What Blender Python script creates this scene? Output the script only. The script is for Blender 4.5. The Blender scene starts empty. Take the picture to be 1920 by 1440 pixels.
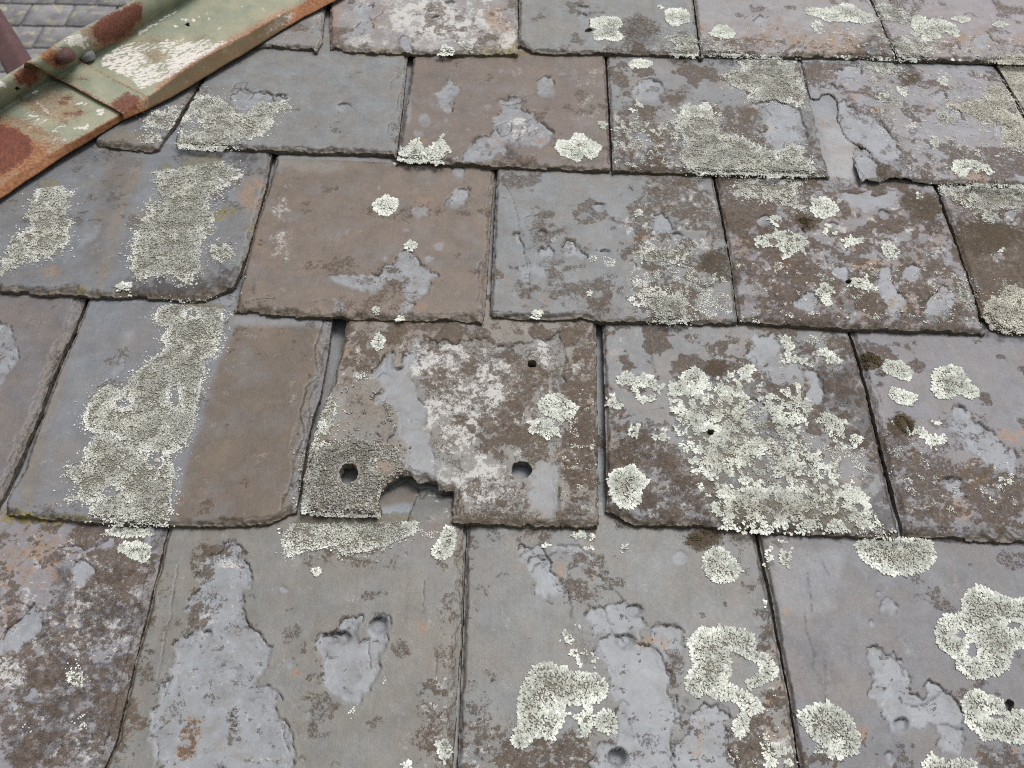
import bpy, math
import numpy as np
from mathutils import Matrix, Vector

# ------------------------------------------------------------------ camera, light, exposure
F_PX = 1598.0                      # focal length in pixels of a 1920 x 1440 picture
CX, CY = 960.0, 720.0
PITCH = math.radians(40.0)         # slope of the roof
Z0 = 0.968                         # metres from the lens to the slates in the middle of the view
# roof axes (u along the courses, v up the slope, n out of the roof) seen from the camera (x right, y up, z forward)
Vc = np.array([10.0, 2185.0, 1598.0]); Vc /= np.linalg.norm(Vc)
Uc = np.array([1.0, -0.030, 0.0347]); Uc -= Vc * Uc.dot(Vc); Uc /= np.linalg.norm(Uc)
Nc = np.cross(Uc, Vc)
if Nc[2] > 0: Nc = -Nc
R2C = np.stack([Uc, Vc, Nc], 1)    # roof vector -> camera vector
C2R = R2C.T
CAM = -Z0 * (C2R @ np.array([0, 0, 1.0]))      # lens position in roof coordinates
ROOF_O = np.array([0.0, 0.0, 4.0])
AX_U = np.array([1.0, 0, 0]); AX_V = np.array([0, math.cos(PITCH), math.sin(PITCH)])
AX_N = np.array([0, -math.sin(PITCH), math.cos(PITCH)])
R2W = np.stack([AX_U, AX_V, AX_N], 1)
def r2w(p): return R2W @ np.asarray(p, float) + ROOF_O

sc = bpy.context.scene
COL = sc.collection
cam_d = bpy.data.cameras.new('camera')
cam = bpy.data.objects.new('camera', cam_d); COL.objects.link(cam)
rot = np.stack([R2W @ (C2R @ np.array([1.0, 0, 0])), R2W @ (C2R @ np.array([0, 1.0, 0])), R2W @ (C2R @ np.array([0, 0, -1.0]))], 1)
M = Matrix([list(rot[i]) + [float(r2w(CAM)[i])] for i in range(3)] + [[0, 0, 0, 1]])
cam.matrix_world = M
cam_d.sensor_width = 36.0; cam_d.lens = F_PX / 1920.0 * 36.0
cam_d.dof.use_dof = True; cam_d.dof.focus_distance = 0.86; cam_d.dof.aperture_fstop = 14.0
cam_d.clip_start = 0.02; cam_d.clip_end = 2000.0
sc.camera = cam

SUN_R = np.array([0.26, 0.40, 0.88]); SUN_R /= np.linalg.norm(SUN_R)   # direction to the sun in roof axes
SUN_W = R2W @ SUN_R
sun_elev = math.asin(SUN_W[2]); sun_az = math.atan2(SUN_W[0], SUN_W[1])
world = bpy.data.worlds.new('World'); sc.world = world; world.use_nodes = True
wn = world.node_tree.nodes; wl = world.node_tree.links
bg = wn['Background']; bg.inputs[1].default_value = 0.105
sky = wn.new('ShaderNodeTexSky'); sky.sky_type = 'NISHITA'; sky.sun_disc = False
sky.sun_elevation = sun_elev; sky.sun_rotation = sun_az
sky.air_density = 1.0; sky.dust_density = 4.0; sky.ozone_density = 1.0
hs = wn.new('ShaderNodeHueSaturation'); hs.inputs['Saturation'].default_value = 0.10      # a grey overcast sky
wl.new(sky.outputs[0], hs.inputs['Color']); wl.new(hs.outputs[0], bg.inputs[0])
sun_d = bpy.data.lights.new('sun', 'SUN'); sun_d.energy = 1.5; sun_d.angle = math.radians(28); sun_d.color = (1.0, 0.97, 0.93)
sun = bpy.data.objects.new('sun', sun_d); COL.objects.link(sun)
sun.rotation_euler = Vector(-SUN_W).to_track_quat('-Z', 'Y').to_euler()
sun.location = (3, 0, 9)
sc.view_settings.view_transform = 'Standard'; sc.view_settings.look = 'None'
sc.cycles.use_denoising = False; sc.cycles.filter_width = 1.0
sc.view_settings.exposure = 0.47; sc.view_settings.gamma = 1.0; sc.view_settings.use_curve_mapping = False

# ------------------------------------------------------------------ numeric helpers
def hash2(ix, iy, seed):
    h = (ix.astype(np.uint32) * np.uint32(374761393)) ^ (iy.astype(np.uint32) * np.uint32(668265263)) ^ np.uint32((seed * 2246822519) & 0xffffffff)
    h = (h ^ (h >> np.uint32(13))) * np.uint32(1274126177)
    h = (h ^ (h >> np.uint32(16))) * np.uint32(2246822519)
    return ((h ^ (h >> np.uint32(15))) & np.uint32(0xffffff)).astype(np.float32) / 16777215.0
def vnoise(x, y, seed):
    xf = np.floor(x); yf = np.floor(y)
    ix = xf.astype(np.int64) & 0xffffffff; iy = yf.astype(np.int64) & 0xffffffff
    fx = (x - xf); fy = (y - yf)
    fx = fx * fx * (3 - 2 * fx); fy = fy * fy * (3 - 2 * fy)
    ix1 = (ix + 1) & 0xffffffff; iy1 = (iy + 1) & 0xffffffff
    a = hash2(ix, iy, seed); b = hash2(ix1, iy, seed); c = hash2(ix, iy1, seed); d = hash2(ix1, iy1, seed)
    return (a + (b - a) * fx) * (1 - fy) + (c + (d - c) * fx) * fy
def fbm(x, y, seed, octv=3, gain=0.5):
    s = 0; amp = 1.0; tot = 0
    for o in range(octv):
        s = s + amp * vnoise(x, y, seed + 31 * o); tot += amp
        x = x * 2.03 + 17.1; y = y * 2.03 - 9.7; amp *= gain
    return s / tot
def sstep(a, b, x):
    t = np.clip((x - a) / (b - a), 0, 1); return t * t * (3 - 2 * t)
def seg_dist(px, py, poly, closed=False):
    d = np.full(px.shape, 1e18)
    n = len(poly); rng = range(n if closed else n - 1)
    for i in rng:
        ax, ay = poly[i]; bx, by = poly[(i + 1) % n]
        ex, ey = bx - ax, by - ay; L = ex * ex + ey * ey + 1e-12
        t = np.clip(((px - ax) * ex + (py - ay) * ey) / L, 0, 1)
        d = np.minimum(d, (px - ax - t * ex) ** 2 + (py - ay - t * ey) ** 2)
    return np.sqrt(d)
def sdf_poly(px, py, poly):
    d = seg_dist(px, py, poly, True)
    ins = np.zeros(px.shape, bool); n = len(poly)
    for i in range(n):
        ax, ay = poly[i]; bx, by = poly[(i + 1) % n]
        if ay == by: continue
        c = ((ay > py) != (by > py)) & (px < (bx - ax) * (py - ay) / (by - ay) + ax)
        ins ^= c
    return np.where(ins, -d, d)
def srgb(r, g, b):
    v = np.array([r, g, b], float) / 255.0
    return np.where(v <= 0.04045, v / 12.92, ((v + 0.055) / 1.055) ** 2.4)

def ray(px, py):
    px = np.asarray(px, float); py = np.asarray(py, float)
    d = np.stack([(px - CX) / F_PX, -(py - CY) / F_PX, np.ones_like(px)], -1)
    return d @ C2R.T
def unproj(px, py, h=0.0, slope=0.0, v0=0.0):
    """where the sight line through a picture point meets the plane n = h + slope*(v - v0)"""
    d = ray(px, py)
    t = (h + slope * (CAM[1] - v0) - CAM[2]) / (d[..., 2] - slope * d[..., 1])
    return CAM + d * t[..., None]
def proj(p):
    c = (np.asarray(p) - CAM) @ R2C.T
    return CX + F_PX * c[..., 0] / c[..., 2], CY - F_PX * c[..., 1] / c[..., 2]

def make_mesh(name, verts, faces, mat, attrs=None, smooth=True):
    """verts Nx3, faces list of int arrays Mx3 / Mx4"""
    me = bpy.data.meshes.new(name)
    faces = [np.asarray(f, np.int32) for f in faces if len(f)]
    me.vertices.add(len(verts)); me.vertices.foreach_set('co', np.asarray(verts, np.float32).ravel())
    tot = np.concatenate([np.full(len(f), f.shape[1], np.int32) for f in faces])
    loops = np.concatenate([f.ravel() for f in faces])
    start = np.concatenate([[0], np.cumsum(tot)[:-1]]).astype(np.int32)
    me.loops.add(len(loops)); me.loops.foreach_set('vertex_index', loops)
    me.polygons.add(len(tot)); me.polygons.foreach_set('loop_start', start); me.polygons.foreach_set('loop_total', tot)
    if smooth: me.polygons.foreach_set('use_smooth', np.ones(len(tot), bool))
    for k, a in (attrs or {}).items():
        at = me.attributes.new(k, 'FLOAT_COLOR', 'POINT')
        a = np.asarray(a, np.float32)
        if a.shape[1] == 3: a = np.concatenate([a, np.ones((len(a), 1), np.float32)], 1)
        at.data.foreach_set('color', a.ravel())
    me.materials.append(mat)
    me.update(calc_edges=True); me.validate(verbose=False)
    return me
def link(name, data, parent=None):
    o = bpy.data.objects.new(name, data); COL.objects.link(o)
    if parent is not None: o.parent = parent
    return o
def tag(o, label=None, cat=None, group=None, kind=None):
    if label: o['label'] = label
    if cat: o['category'] = cat
    if group: o['group'] = group
    if kind: o['kind'] = kind
    return o

# ------------------------------------------------------------------ materials
class NT:
    def __init__(s, name, rough=0.8, spec=0.35):
        s.m = bpy.data.materials.new(name); s.m.use_nodes = True
        s.n = s.m.node_tree.nodes; s.l = s.m.node_tree.links
        s.b = s.n['Principled BSDF']; s.b.inputs['Roughness'].default_value = rough
        s.b.inputs['Specular IOR Level'].default_value = spec
        s._co = None; s._r = None
    def put(s, v, sock):
        if isinstance(v, (int, float)): sock.default_value = v
        elif isinstance(v, (tuple, list, np.ndarray)): sock.default_value = tuple(v) + ((1.0,) if len(v) == 3 and len(sock.default_value) == 4 else ())
        else: s.l.new(v, sock)
    def attr(s, name):
        n = s.n.new('ShaderNodeAttribute'); n.attribute_name = name; return n
    def rgb(s, name):
        a = s.attr(name); x = s.n.new('ShaderNodeSeparateColor'); s.l.new(a.outputs['Color'], x.inputs[0])
        return x.outputs[0], x.outputs[1], x.outputs[2], a.outputs['Alpha']
    def co(s):
        if s._co is None: s._co = s.n.new('ShaderNodeTexCoord').outputs['Object']
        return s._co
    def rnd(s):
        if s._r is None: s._r = s.n.new('ShaderNodeObjectInfo').outputs['Random']
        return s._r
    def math(s, op, a, b=0.0, c=None, clamp=False):
        n = s.n.new('ShaderNodeMath'); n.operation = op; n.use_clamp = clamp
        s.put(a, n.inputs[0]); s.put(b, n.inputs[1])
        if c is not None: s.put(c, n.inputs[2])
        return n.outputs[0]
    def mapping(s, scale=(1, 1, 1), rotz=0.0):
        r = s.n.new('ShaderNodeMapping'); r.inputs['Rotation'].default_value = (0, 0, rotz); s.l.new(s.co(), r.inputs[0])
        n = s.n.new('ShaderNodeMapping'); n.inputs['Scale'].default_value = scale
        s.l.new(r.outputs[0], n.inputs[0]); return n.outputs[0]
    def noise(s, scale, detail=3.0, rough=0.6, vec=None, off=0.0, dist=0.0, norm=True):
        n = s.n.new('ShaderNodeTexNoise'); n.noise_dimensions = '4D'
        s.l.new(vec if vec is not None else s.co(), n.inputs['Vector'])
        s.l.new(s.math('MULTIPLY_ADD', s.rnd(), 37.0, off), n.inputs['W'])
        n.inputs['Scale'].default_value = scale; n.inputs['Detail'].default_value = detail
        n.inputs['Roughness'].default_value = rough; n.inputs['Distortion'].default_value = dist
        if not norm: return n.outputs[0]
        return s.math('MULTIPLY_ADD', n.outputs[0], 2.6, -0.8)        # spread to about 0..1
    def cover(s, dens, nz, soft=0.12):
        """density 0..1 broken up by a noise into ragged cover"""
        n = s.n.new('ShaderNodeMapRange'); n.interpolation_type = 'SMOOTHSTEP'
        s.l.new(s.math('SUBTRACT', dens, nz), n.inputs[0]); n.inputs[1].default_value = -soft; n.inputs[2].default_value = soft
        g = s.n.new('ShaderNodeMapRange'); s.l.new(dens, g.inputs[0]); g.inputs[1].default_value = 0.02; g.inputs[2].default_value = 0.16   # nothing grows where the density is nil
        return s.math('MULTIPLY', n.outputs[0], g.outputs[0])
    def ramp(s, x, lo, hi, a=0.0, b=1.0):
        n = s.n.new('ShaderNodeMapRange'); s.put(x, n.inputs[0]); n.inputs[1].default_value = lo; n.inputs[2].default_value = hi
        n.inputs[3].default_value = a; n.inputs[4].default_value = b; return n.outputs[0]
    def mix(s, f, a, b, mode='MIX'):
        n = s.n.new('ShaderNodeMix'); n.data_type = 'RGBA'; n.blend_type = mode
        s.put(f, n.inputs[0]); s.put(a, n.inputs[6]); s.put(b, n.inputs[7]); return n.outputs[2]
    def scale(s, col, f):
        n = s.n.new('ShaderNodeVectorMath'); n.operation = 'SCALE'; s.put(col, n.inputs[0]); s.put(f, n.inputs[3]); return n.outputs[0]
    def bump(s, h, dist, strength=1.0):
        n = s.n.new('ShaderNodeBump'); s.l.new(h, n.inputs['Height']); n.inputs['Distance'].default_value = dist
        n.inputs['Strength'].default_value = strength; s.l.new(n.outputs[0], s.b.inputs['Normal'])
    def out(s, col, rough=None):
        s.put(col, s.b.inputs['Base Color'])
        if rough is not None: s.put(rough, s.b.inputs['Roughness'])
        return s.m

K = 0.80     # picture colour -> surface colour
def alb(r, g, b): return tuple(srgb(r, g, b) * K)

def slate_material():
    s = NT('weathered_slate', 0.7, 0.45)
    fresh, brown, ochre, pale = s.rgb('m1'); dark, moss, lich, edge = s.rgb('m2')
    tone = s.mix(1.0, s.attr('tone').outputs['Color'], (0.775, 0.79, 0.795, 1.0), 'MULTIPLY')
    fine = s.noise(900, 3, 0.7); mid = s.noise(270, 4, 0.72, off=3.1); big = s.noise(42, 4, 0.6, off=7.7)
    streak = s.noise(1.0, 4, 0.6, vec=s.mapping((420, 26, 1)), off=11.0)
    cross = s.noise(1.0, 3, 0.55, vec=s.mapping((30, 520, 1)), off=17.0)
    br = s.math('ADD', s.math('MULTIPLY_ADD', big, 0.32, 0.78), s.math('MULTIPLY_ADD', streak, 0.12, -0.03))
    br = s.math('ADD', br, s.math('MULTIPLY_ADD', cross, 0.04, -0.02))
    br = s.math('ADD', br, s.math('MULTIPLY_ADD', fine, 0.14, -0.07))
    br = s.math('ADD', br, s.math('MULTIPLY_ADD', s.noise(110, 4, 0.65, off=61.0), 0.20, -0.10))
    col = s.scale(tone, br)
    hue = s.noise(24, 3, 0.6, off=23.0)                                   # drift between blue grey and brown grey
    col = s.mix(s.ramp(hue, 0.35, 1.0, 0.0, 0.38), col, alb(132, 118, 104))
    col = s.mix(s.ramp(hue, 0.5, -0.1, 0.0, 0.25), col, alb(140, 146, 155))
    dust = s.cover(s.ramp(s.noise(70, 4, 0.6, off=31.0), 0.55, 1.2, 0.0, 0.55), s.noise(620, 4, 0.75, off=29.0), 0.3)
    col = s.mix(s.math('MULTIPLY', dust, 0.5), col, alb(176, 174, 172))
    # freshly split faces
    fcol = s.scale(alb(150, 154, 161), s.math('ADD', s.math('MULTIPLY_ADD', big, 0.28, 0.80), s.math('MULTIPLY_ADD', mid, 0.20, -0.06)))
    fm = s.math('MULTIPLY', fresh, s.ramp(s.noise(75, 5, 0.68, off=71.0), 0.1, 0.75, 0.36, 0.92))
    col = s.mix(fm, col, fcol)
    n1 = s.math('ADD', s.math('MULTIPLY', fine, 0.42), s.math('MULTIPLY', mid, 0.58))
    n2 = s.math('ADD', s.math('MULTIPLY', s.noise(900, 4, 0.7, off=41.0), 0.5), s.math('MULTIPLY', s.noise(210, 4, 0.7, off=43.0), 0.5))
    n3 = s.math('ADD', s.math('MULTIPLY', s.noise(950, 3, 0.7, off=53.0), 0.5), s.math('MULTIPLY', s.noise(230, 4, 0.7, off=57.0), 0.5))
    # pale crust
    pm = s.cover(pale, n3, 0.22)
    col = s.mix(s.math('MULTIPLY', pm, 0.85), col, s.scale(alb(208, 206, 203), s.math('MULTIPLY_ADD', fine, 0.25, 0.84)))
    # black algae
    dm = s.cover(s.math('MULTIPLY', dark, 0.85), n2, 0.32)
    col = s.mix(s.math('MULTIPLY', dm, 0.85), col, s.scale(alb(58, 54, 55), s.math('MULTIPLY_ADD', fine, 0.6, 0.75)))
    # ochre crust
    om = s.cover(ochre, s.math('ADD', s.math('MULTIPLY', n3, 0.6), s.math('MULTIPLY', mid, 0.4)), 0.3)
    ocol = s.mix(s.ramp(mid, 0.2, 0.9), alb(132, 101, 76), alb(166, 143, 122))
    col = s.mix(s.math('MULTIPLY', om, 0.75), col, ocol)
    # brown crust
    bm = s.cover(s.math('MULTIPLY_ADD', brown, 1.0, -0.09), s.math('MULTIPLY_ADD', n1, 1.6, -0.30), 0.24)
    bcol = s.mix(s.ramp(n2, 0.15, 0.85), alb(44, 35, 28), alb(116, 98, 80))
    col = s.mix(s.math('MULTIPLY', bm, 0.84), col, bcol)
    # moss
    mm = s.cover(moss, s.math('MULTIPLY_ADD', n1, 1.3, -0.15), 0.25)
    col = s.mix(mm, col, s.mix(n2, alb(56, 46, 36), alb(104, 88, 66)))
    # what grows under the lichen lobes
    lm = s.cover(lich, n3, 0.3)
    col = s.mix(s.math('MULTIPLY', lm, 0.88), col, s.mix(n1, alb(96, 91, 79), alb(146, 141, 125)))
    # broken edges: brown layered stone with dirt
    em = s.cover(edge, s.math('MULTIPLY', n1, 0.7), 0.3)
    ecol = s.mix(s.ramp(n2, 0.1, 0.9), alb(62, 54, 46), alb(116, 104, 88))
    col = s.mix(s.math('MULTIPLY', em, 0.85), col, ecol)
    ck = s.math('MULTIPLY', s.ramp(s.attr('tone').outputs['Alpha'], 0.25, 0.8), s.ramp(mid, 0.0, 0.5, 0.55, 1.0))
    col = s.mix(s.math('MULTIPLY', ck, 0.9), col, alb(44, 39, 37))                 # soil colour that also stands in for shade in the cracks
    h = s.math('MULTIPLY', s.math('ADD', s.math('MULTIPLY', fine, 0.25), s.math('MULTIPLY', mid, 0.3)), s.math('MULTIPLY_ADD', fresh, -0.6, 1.0))
    h = s.math('ADD', h, s.math('MULTIPLY', bm, s.math('MULTIPLY_ADD', n1, 0.9, 0.5)))
    h = s.math('ADD', h, s.math('MULTIPLY', mm, s.math('MULTIPLY_ADD', fine, 1.6, 1.0)))
    h = s.math('ADD', h, s.math('MULTIPLY', lm, s.math('MULTIPLY_ADD', n3, 1.5, 0.6)))
    h = s.math('ADD', h, s.math('MULTIPLY', pm, 0.3))
    s.bump(h, 0.0005, 0.8)
    r = s.math('MULTIPLY_ADD', s.math('ADD', s.math('ADD', bm, lm), s.math('ADD', mm, pm), clamp=True), 0.34, 0.50)
    r = s.math('ADD', r, s.math('MULTIPLY_ADD', mid, 0.14, -0.07))
    return s.out(col, r)

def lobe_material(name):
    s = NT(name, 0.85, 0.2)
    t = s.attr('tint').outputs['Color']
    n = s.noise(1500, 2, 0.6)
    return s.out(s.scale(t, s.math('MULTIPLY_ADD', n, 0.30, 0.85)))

def metal_material():
    s = NT('painted_rusting_metal', 0.5, 0.3)
    white, rust, orange, deep = s.rgb('m1')
    tone = s.attr('tone').outputs['Color']
    fine = s.noise(1300, 3, 0.7); mid = s.noise(260, 4, 0.65, off=5.0); big = s.noise(45, 4, 0.55, off=9.0)
    along = s.noise(1.0, 4, 0.68, vec=s.mapping((110, 270, 200), -0.62), off=13.0)
    col = s.scale(tone, s.math('ADD', s.math('MULTIPLY_ADD', big, 0.26, 0.80), s.math('MULTIPLY_ADD', mid, 0.16, -0.02)))
    col = s.mix(s.ramp(big, 0.35, 1.0, 0.0, 0.5), col, alb(172, 158, 130))
    nz = s.math('ADD', s.math('MULTIPLY', along, 0.75), s.math('MULTIPLY', mid, 0.25))
    wm = s.cover(white, nz, 0.10)
    col = s.mix(wm, col, s.scale(alb(226, 221, 214), s.math('MULTIPLY_ADD', mid, 0.12, 0.9)))
    nr = s.math('ADD', s.math('MULTIPLY', mid, 0.5), s.math('MULTIPLY', fine, 0.5))
    om = s.cover(orange, nr, 0.35)
    col = s.mix(s.math('MULTIPLY', om, 0.9), col, s.mix(s.ramp(mid, 0.1, 0.9), alb(126, 74, 46), alb(178, 118, 78)))
    rm = s.cover(rust, nr, 0.3)
    col = s.mix(s.math('MULTIPLY', rm, 0.92), col, s.mix(s.ramp(nr, 0.2, 0.85), alb(88, 54, 50), alb(142, 82, 64)))
    dm = s.cover(deep, nr, 0.4)
    col = s.mix(s.math('MULTIPLY', dm, 0.92), col, alb(92, 78, 56))
    h = s.math('ADD', s.math('MULTIPLY', wm, 0.5), s.math('MULTIPLY', s.math('MAXIMUM', rm, om), s.math('MULTIPLY_ADD', nr, 1.6, 0.3)))
    s.bump(h, 0.0004, 0.8)
    return s.out(col, s.math('MULTIPLY_ADD', s.math('MAXIMUM', s.math('MAXIMUM', rm, dm), s.math('MAXIMUM', om, wm)), 0.30, 0.55))

def plain_material(name, c1, c2, scale, rough=0.8, bump=0.0005, spec=0.35):
    s = NT(name, rough, spec)
    a = s.noise(scale, 4, 0.65); b = s.noise(scale * 6, 3, 0.7, off=4.0)
    n = s.math('ADD', s.math('MULTIPLY', a, 0.65), s.math('MULTIPLY', b, 0.35))
    s.bump(n, bump, 0.8)
    return s.out(s.mix(s.ramp(n, 0.15, 0.85), c1, c2))

def far_slate_material():
    s = NT('far_slate', 0.75, 0.35)
    a = s.noise(9, 4, 0.6); b = s.noise(60, 4, 0.7, off=3.0); c = s.noise(22, 4, 0.65, off=9.0)
    sh = s.math('MULTIPLY_ADD', s.rnd(), 0.22, 0.86)
    col = s.scale(s.mix(s.ramp(a, 0.2, 0.8), alb(146, 143, 149), alb(174, 171, 175)), sh)
    lm = s.cover(s.ramp(s.noise(13, 3, 0.6, off=21.0), 0.36, 0.85, 0.0, 0.7), s.math('ADD', s.math('MULTIPLY', b, 0.5), s.math('MULTIPLY', c, 0.5)), 0.15)
    col = s.mix(lm, col, s.mix(s.ramp(b, 0.2, 0.8), alb(160, 156, 138), alb(216, 212, 196)))
    dm = s.cover(s.ramp(c, 0.6, 1.2, 0.0, 0.5), b, 0.25)
    col = s.mix(s.math('MULTIPLY', dm, 0.6), col, alb(110, 100, 92))
    s.bump(s.math('ADD', b, s.math('MULTIPLY', lm, 1.0)), 0.0006, 0.4)
    return s.out(col)

MAT_SLATE = slate_material(); MAT_LICHEN = lobe_material('lichen'); MAT_MOSS = lobe_material('moss')
MAT_METAL = metal_material(); MAT_FAR = far_slate_material()
MAT_BOARD = plain_material('dark_boarding', (0.03, 0.026, 0.022), (0.06, 0.05, 0.042), 40)
MAT_BOLT = plain_material('rusty_bolt', alb(66, 46, 50), alb(110, 76, 72), 420, 0.7, 0.0006)
MAT_BOLT_GREY = plain_material('grey_bolt', alb(104, 104, 110), alb(160, 158, 160), 260, 0.55, 0.0004)
MAT_NAIL = plain_material('nail_head', alb(150, 140, 132), alb(196, 186, 178), 500, 0.5, 0.0002)
MAT_POST = plain_material('red_brown_paint', alb(76, 46, 47), alb(100, 66, 65), 24, 0.6, 0.0006)
MAT_GROUND = plain_material('ground_grass', (0.03, 0.05, 0.015), (0.07, 0.09, 0.03), 0.7, 0.95, 0.02)

# ------------------------------------------------------------------ what stands on the roof: traced shapes
# slate outlines in picture points; left side (top to bottom), bottom edge (left to right), right side (bottom to top)
T = 0.009        # thickness of a slate
def pts(s): return [tuple(float(v) for v in p.split(',')) for p in s.split()]
SL = {}          # name: row, tone, left, bottom, right, options
def slate_def(key, row, tone, L, B, R, **o): SL[key] = dict(row=row, tone=tone, L=pts(L), B=pts(B), R=pts(R), **o)
slate_def('0a', 0, (152,148,148), '540,-60 470,60 462,92', '462,93 480,94 510,93 560,97 588,98', '592,95 603,75 607,25 618,-40', brown=.15, pale=.3)
slate_def('0b', 0, (164,158,158), '622,-40 619,40 621,90', '624,96 660,103 700,106 760,105 840,109 900,109 962,107', '970,100 971,50 968,-40', brown=.22, pale=.42, ed=1.4)
slate_def('0c', 0, (146,147,147), '974,-40 974,50 972,82', '975,88 988,97 1000,103 1040,106 1100,106 1200,107 1312,110', '1313,107 1305,50 1297,-20 1293,-50', brown=0.16)
slate_def('0d', 0, (166,161,163), '1298,-50 1303,0 1311,60 1317,106', '1317,108 1450,111 1600,112 1681,115', '1682,112 1655,50 1632,0 1610,-50', brown=0.14)
slate_def('0e', 0, (166,158,163), '1614,-50 1637,0 1660,50 1687,113', '1687,117 1800,119 1930,122 2080,126', '2080,124 2000,0 1970,-50', brown=0.16)
slate_def('0f', 0, (150,148,150), '1975,-50 2086,125', '2086,127 2480,140', '2480,138 2300,-50', coarse=1, brown=.3)
slate_def('1z', 1, (126,124,126), '215,180 173,272', '172,276 190,279 215,282 265,288 283,290', '296,275 313,247 333,217 350,187 372,155 384,130', brown=.05, wr=5, ed=1.0)
slate_def('1a', 1, (142,142,143), '384,145 375,162 357,197 343,222 330,255 325,274', '325,278 400,284 440,284 520,288 580,291 640,291 700,293 738,295', '742,292 750,230 757,170 763,108', brown=.05, wr=4, ed=.8)
slate_def('1b', 1, (128,114,107), '776,108 765,180 755,240 745,301', '745,306 800,309 850,313 970,319 1040,322 1080,324 1141,325', '1144,320 1141,240 1137,160 1133,105', brown=.05, ed=1.0)
slate_def('1c', 1, (144,144,147), '1139,106 1143,180 1148,260 1150,320', '1150,326 1250,328 1400,333 1553,336', '1556,330 1535,250 1517,180 1497,111', brown=0.3)
slate_def('1d', 1, (160,157,164), '1503,113 1512,155 1521,182 1530,186 1537,183 1542,176 1556,173 1566,181 1571,190 1573,205 1571,217 1575,232 1582,248 1591,260 1604,268 1614,273 1625,277 1633,284 1636,292 1620,291 1600,293 1604,308 1610,322 1616,342', '1617,343 1640,346 1657,341 1673,337 1690,342 1720,346 1760,349 1850,352 1990,356', '1993,353 1925,232 1862,117', brown=0.26, wl=0.3, thin=.15, wall=.3, rag=1.6)
slate_def('1e', 1, (160,155,160), '1868,117 1930,230 2000,353', '2000,356 2400,370', '2400,368 2200,117', coarse=1, brown=.3)
slate_def('2a', 2, (129,131,136), '-30,372 -125,545', '-125,549 0,551 30,554 50,555 100,558 140,557 187,562 240,562 300,565 353,568 385,566 402,560 418,551', '434,534 440,527 463,467 480,407 497,350 508,290', brown=.04, wr=4, ed=1.3, ext=1.55)
slate_def('2b', 2, (130,115,105), '521,290 510,330 483,413 460,500 441,580', '440,586 455,590 497,592 503,595 553,597 557,600 640,600 652,603 700,603 760,605 850,607 888,608', '903,602 908,590 914,500 920,400 926,318', brown=.05, wr=5, ed=1.3)
slate_def('2c', 2, (140,141,143), '933,320 928,420 923,520 920,590', '921,598 960,601 1006,604 1060,603 1103,603 1118,606 1125,609 1250,609 1330,613 1370,611', '1383,602 1370,500 1352,410 1337,333', brown=0.14)
slate_def('2d', 2, (146,142,147), '1343,333 1360,420 1373,500 1386,603', '1387,608 1480,614 1580,621 1647,624 1713,627 1843,629', '1845,624 1820,530 1787,440 1752,347', brown=0.42, sink=-.0062)
slate_def('2e', 2, (136,130,131), '1758,349 1790,430 1827,540 1843,592', '1845,598 1852,612 1860,620 1880,627 1930,630 2250,640', '2250,638 2075,352', brown=0.5)
slate_def('3a', 3, (126,119,119), '-330,565 -560,955', '-560,960 -14,962', '-12,955 3,925 27,873 53,813 73,767 87,722 110,671 137,612 157,562', brown=.03, wr=9, ed=.3)
slate_def('3b', 3, (134,136,142), '168,560 157,587 124,667 101,720 81,773 64,820 44,877 12,937 8,960', '10,967 60,973 100,978 200,986 260,989 320,989 460,991 507,986 527,978 543,966', '553,958 560,920 567,867 577,820 583,787 597,747 607,700 617,640 622,598', brown=.02, wr=12, ed=.8)
slate_def('3c', 3, (146,138,130), '652,600 645,640 635,680 625,720 610,750 600,780 585,830 572,890 564,955', '566,963 600,968 660,970 711,973 715,962 711,948 713,928 724,913 740,905 752,898 763,893 773,895 783,907 800,904 815,907 822,915 826,921 838,923 847,920 851,930 853,945 850,968 846,981 860,985 950,988 1030,991 1118,992', '1123,986 1121,900 1119,760 1117,601', brown=0.34, ed=1.0, rag=1.7)
slate_def('3d', 3, (141,141,144), '1131,603 1135,720 1138,850 1139,953', '1141,962 1160,973 1175,980 1190,988 1280,990 1400,999 1500,1005 1688,1013', '1690,1006 1655,870 1625,740 1592,620', brown=0.3)
slate_def('3e', 3, (137,134,140), '1598,623 1620,690 1640,770 1665,870 1690,965 1695,1006', '1697,1012 1780,1015 1930,1021 2350,1032', '2350,1030 2128,628', brown=0.2, wl=4, ed=1.2)
slate_def('4a', 4, (154,150,156), '-120,985 -500,1545', '-500,1548 148,1548', '148,1545 193,1440 213,1390 240,1280 267,1173 290,1083 313,988', brown=0.3, wr=12, ed=.8)
slate_def('4b', 4, (138,134,129), '318,988 295,1085 272,1175 246,1280 220,1390 200,1440 165,1545', '165,1548 838,1550', '838,1545 848,1440 853,1327 862,1213 866,1093 868,978', brown=.05, wr=6, sink=.012)
slate_def('4c', 4, (138,137,136), '877,978 873,1090 865,1300 860,1440 855,1545', '855,1548 1515,1552', '1515,1548 1497,1440 1480,1320 1460,1220 1440,1130 1420,1040 1414,998', brown=.05)
slate_def('4d', 4, (127,125,130), '1422,1000 1445,1100 1467,1220 1485,1320 1503,1440 1522,1548', '1522,1552 2250,1570', '2250,1567 2014,1010', brown=.02, wl=2)

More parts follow.
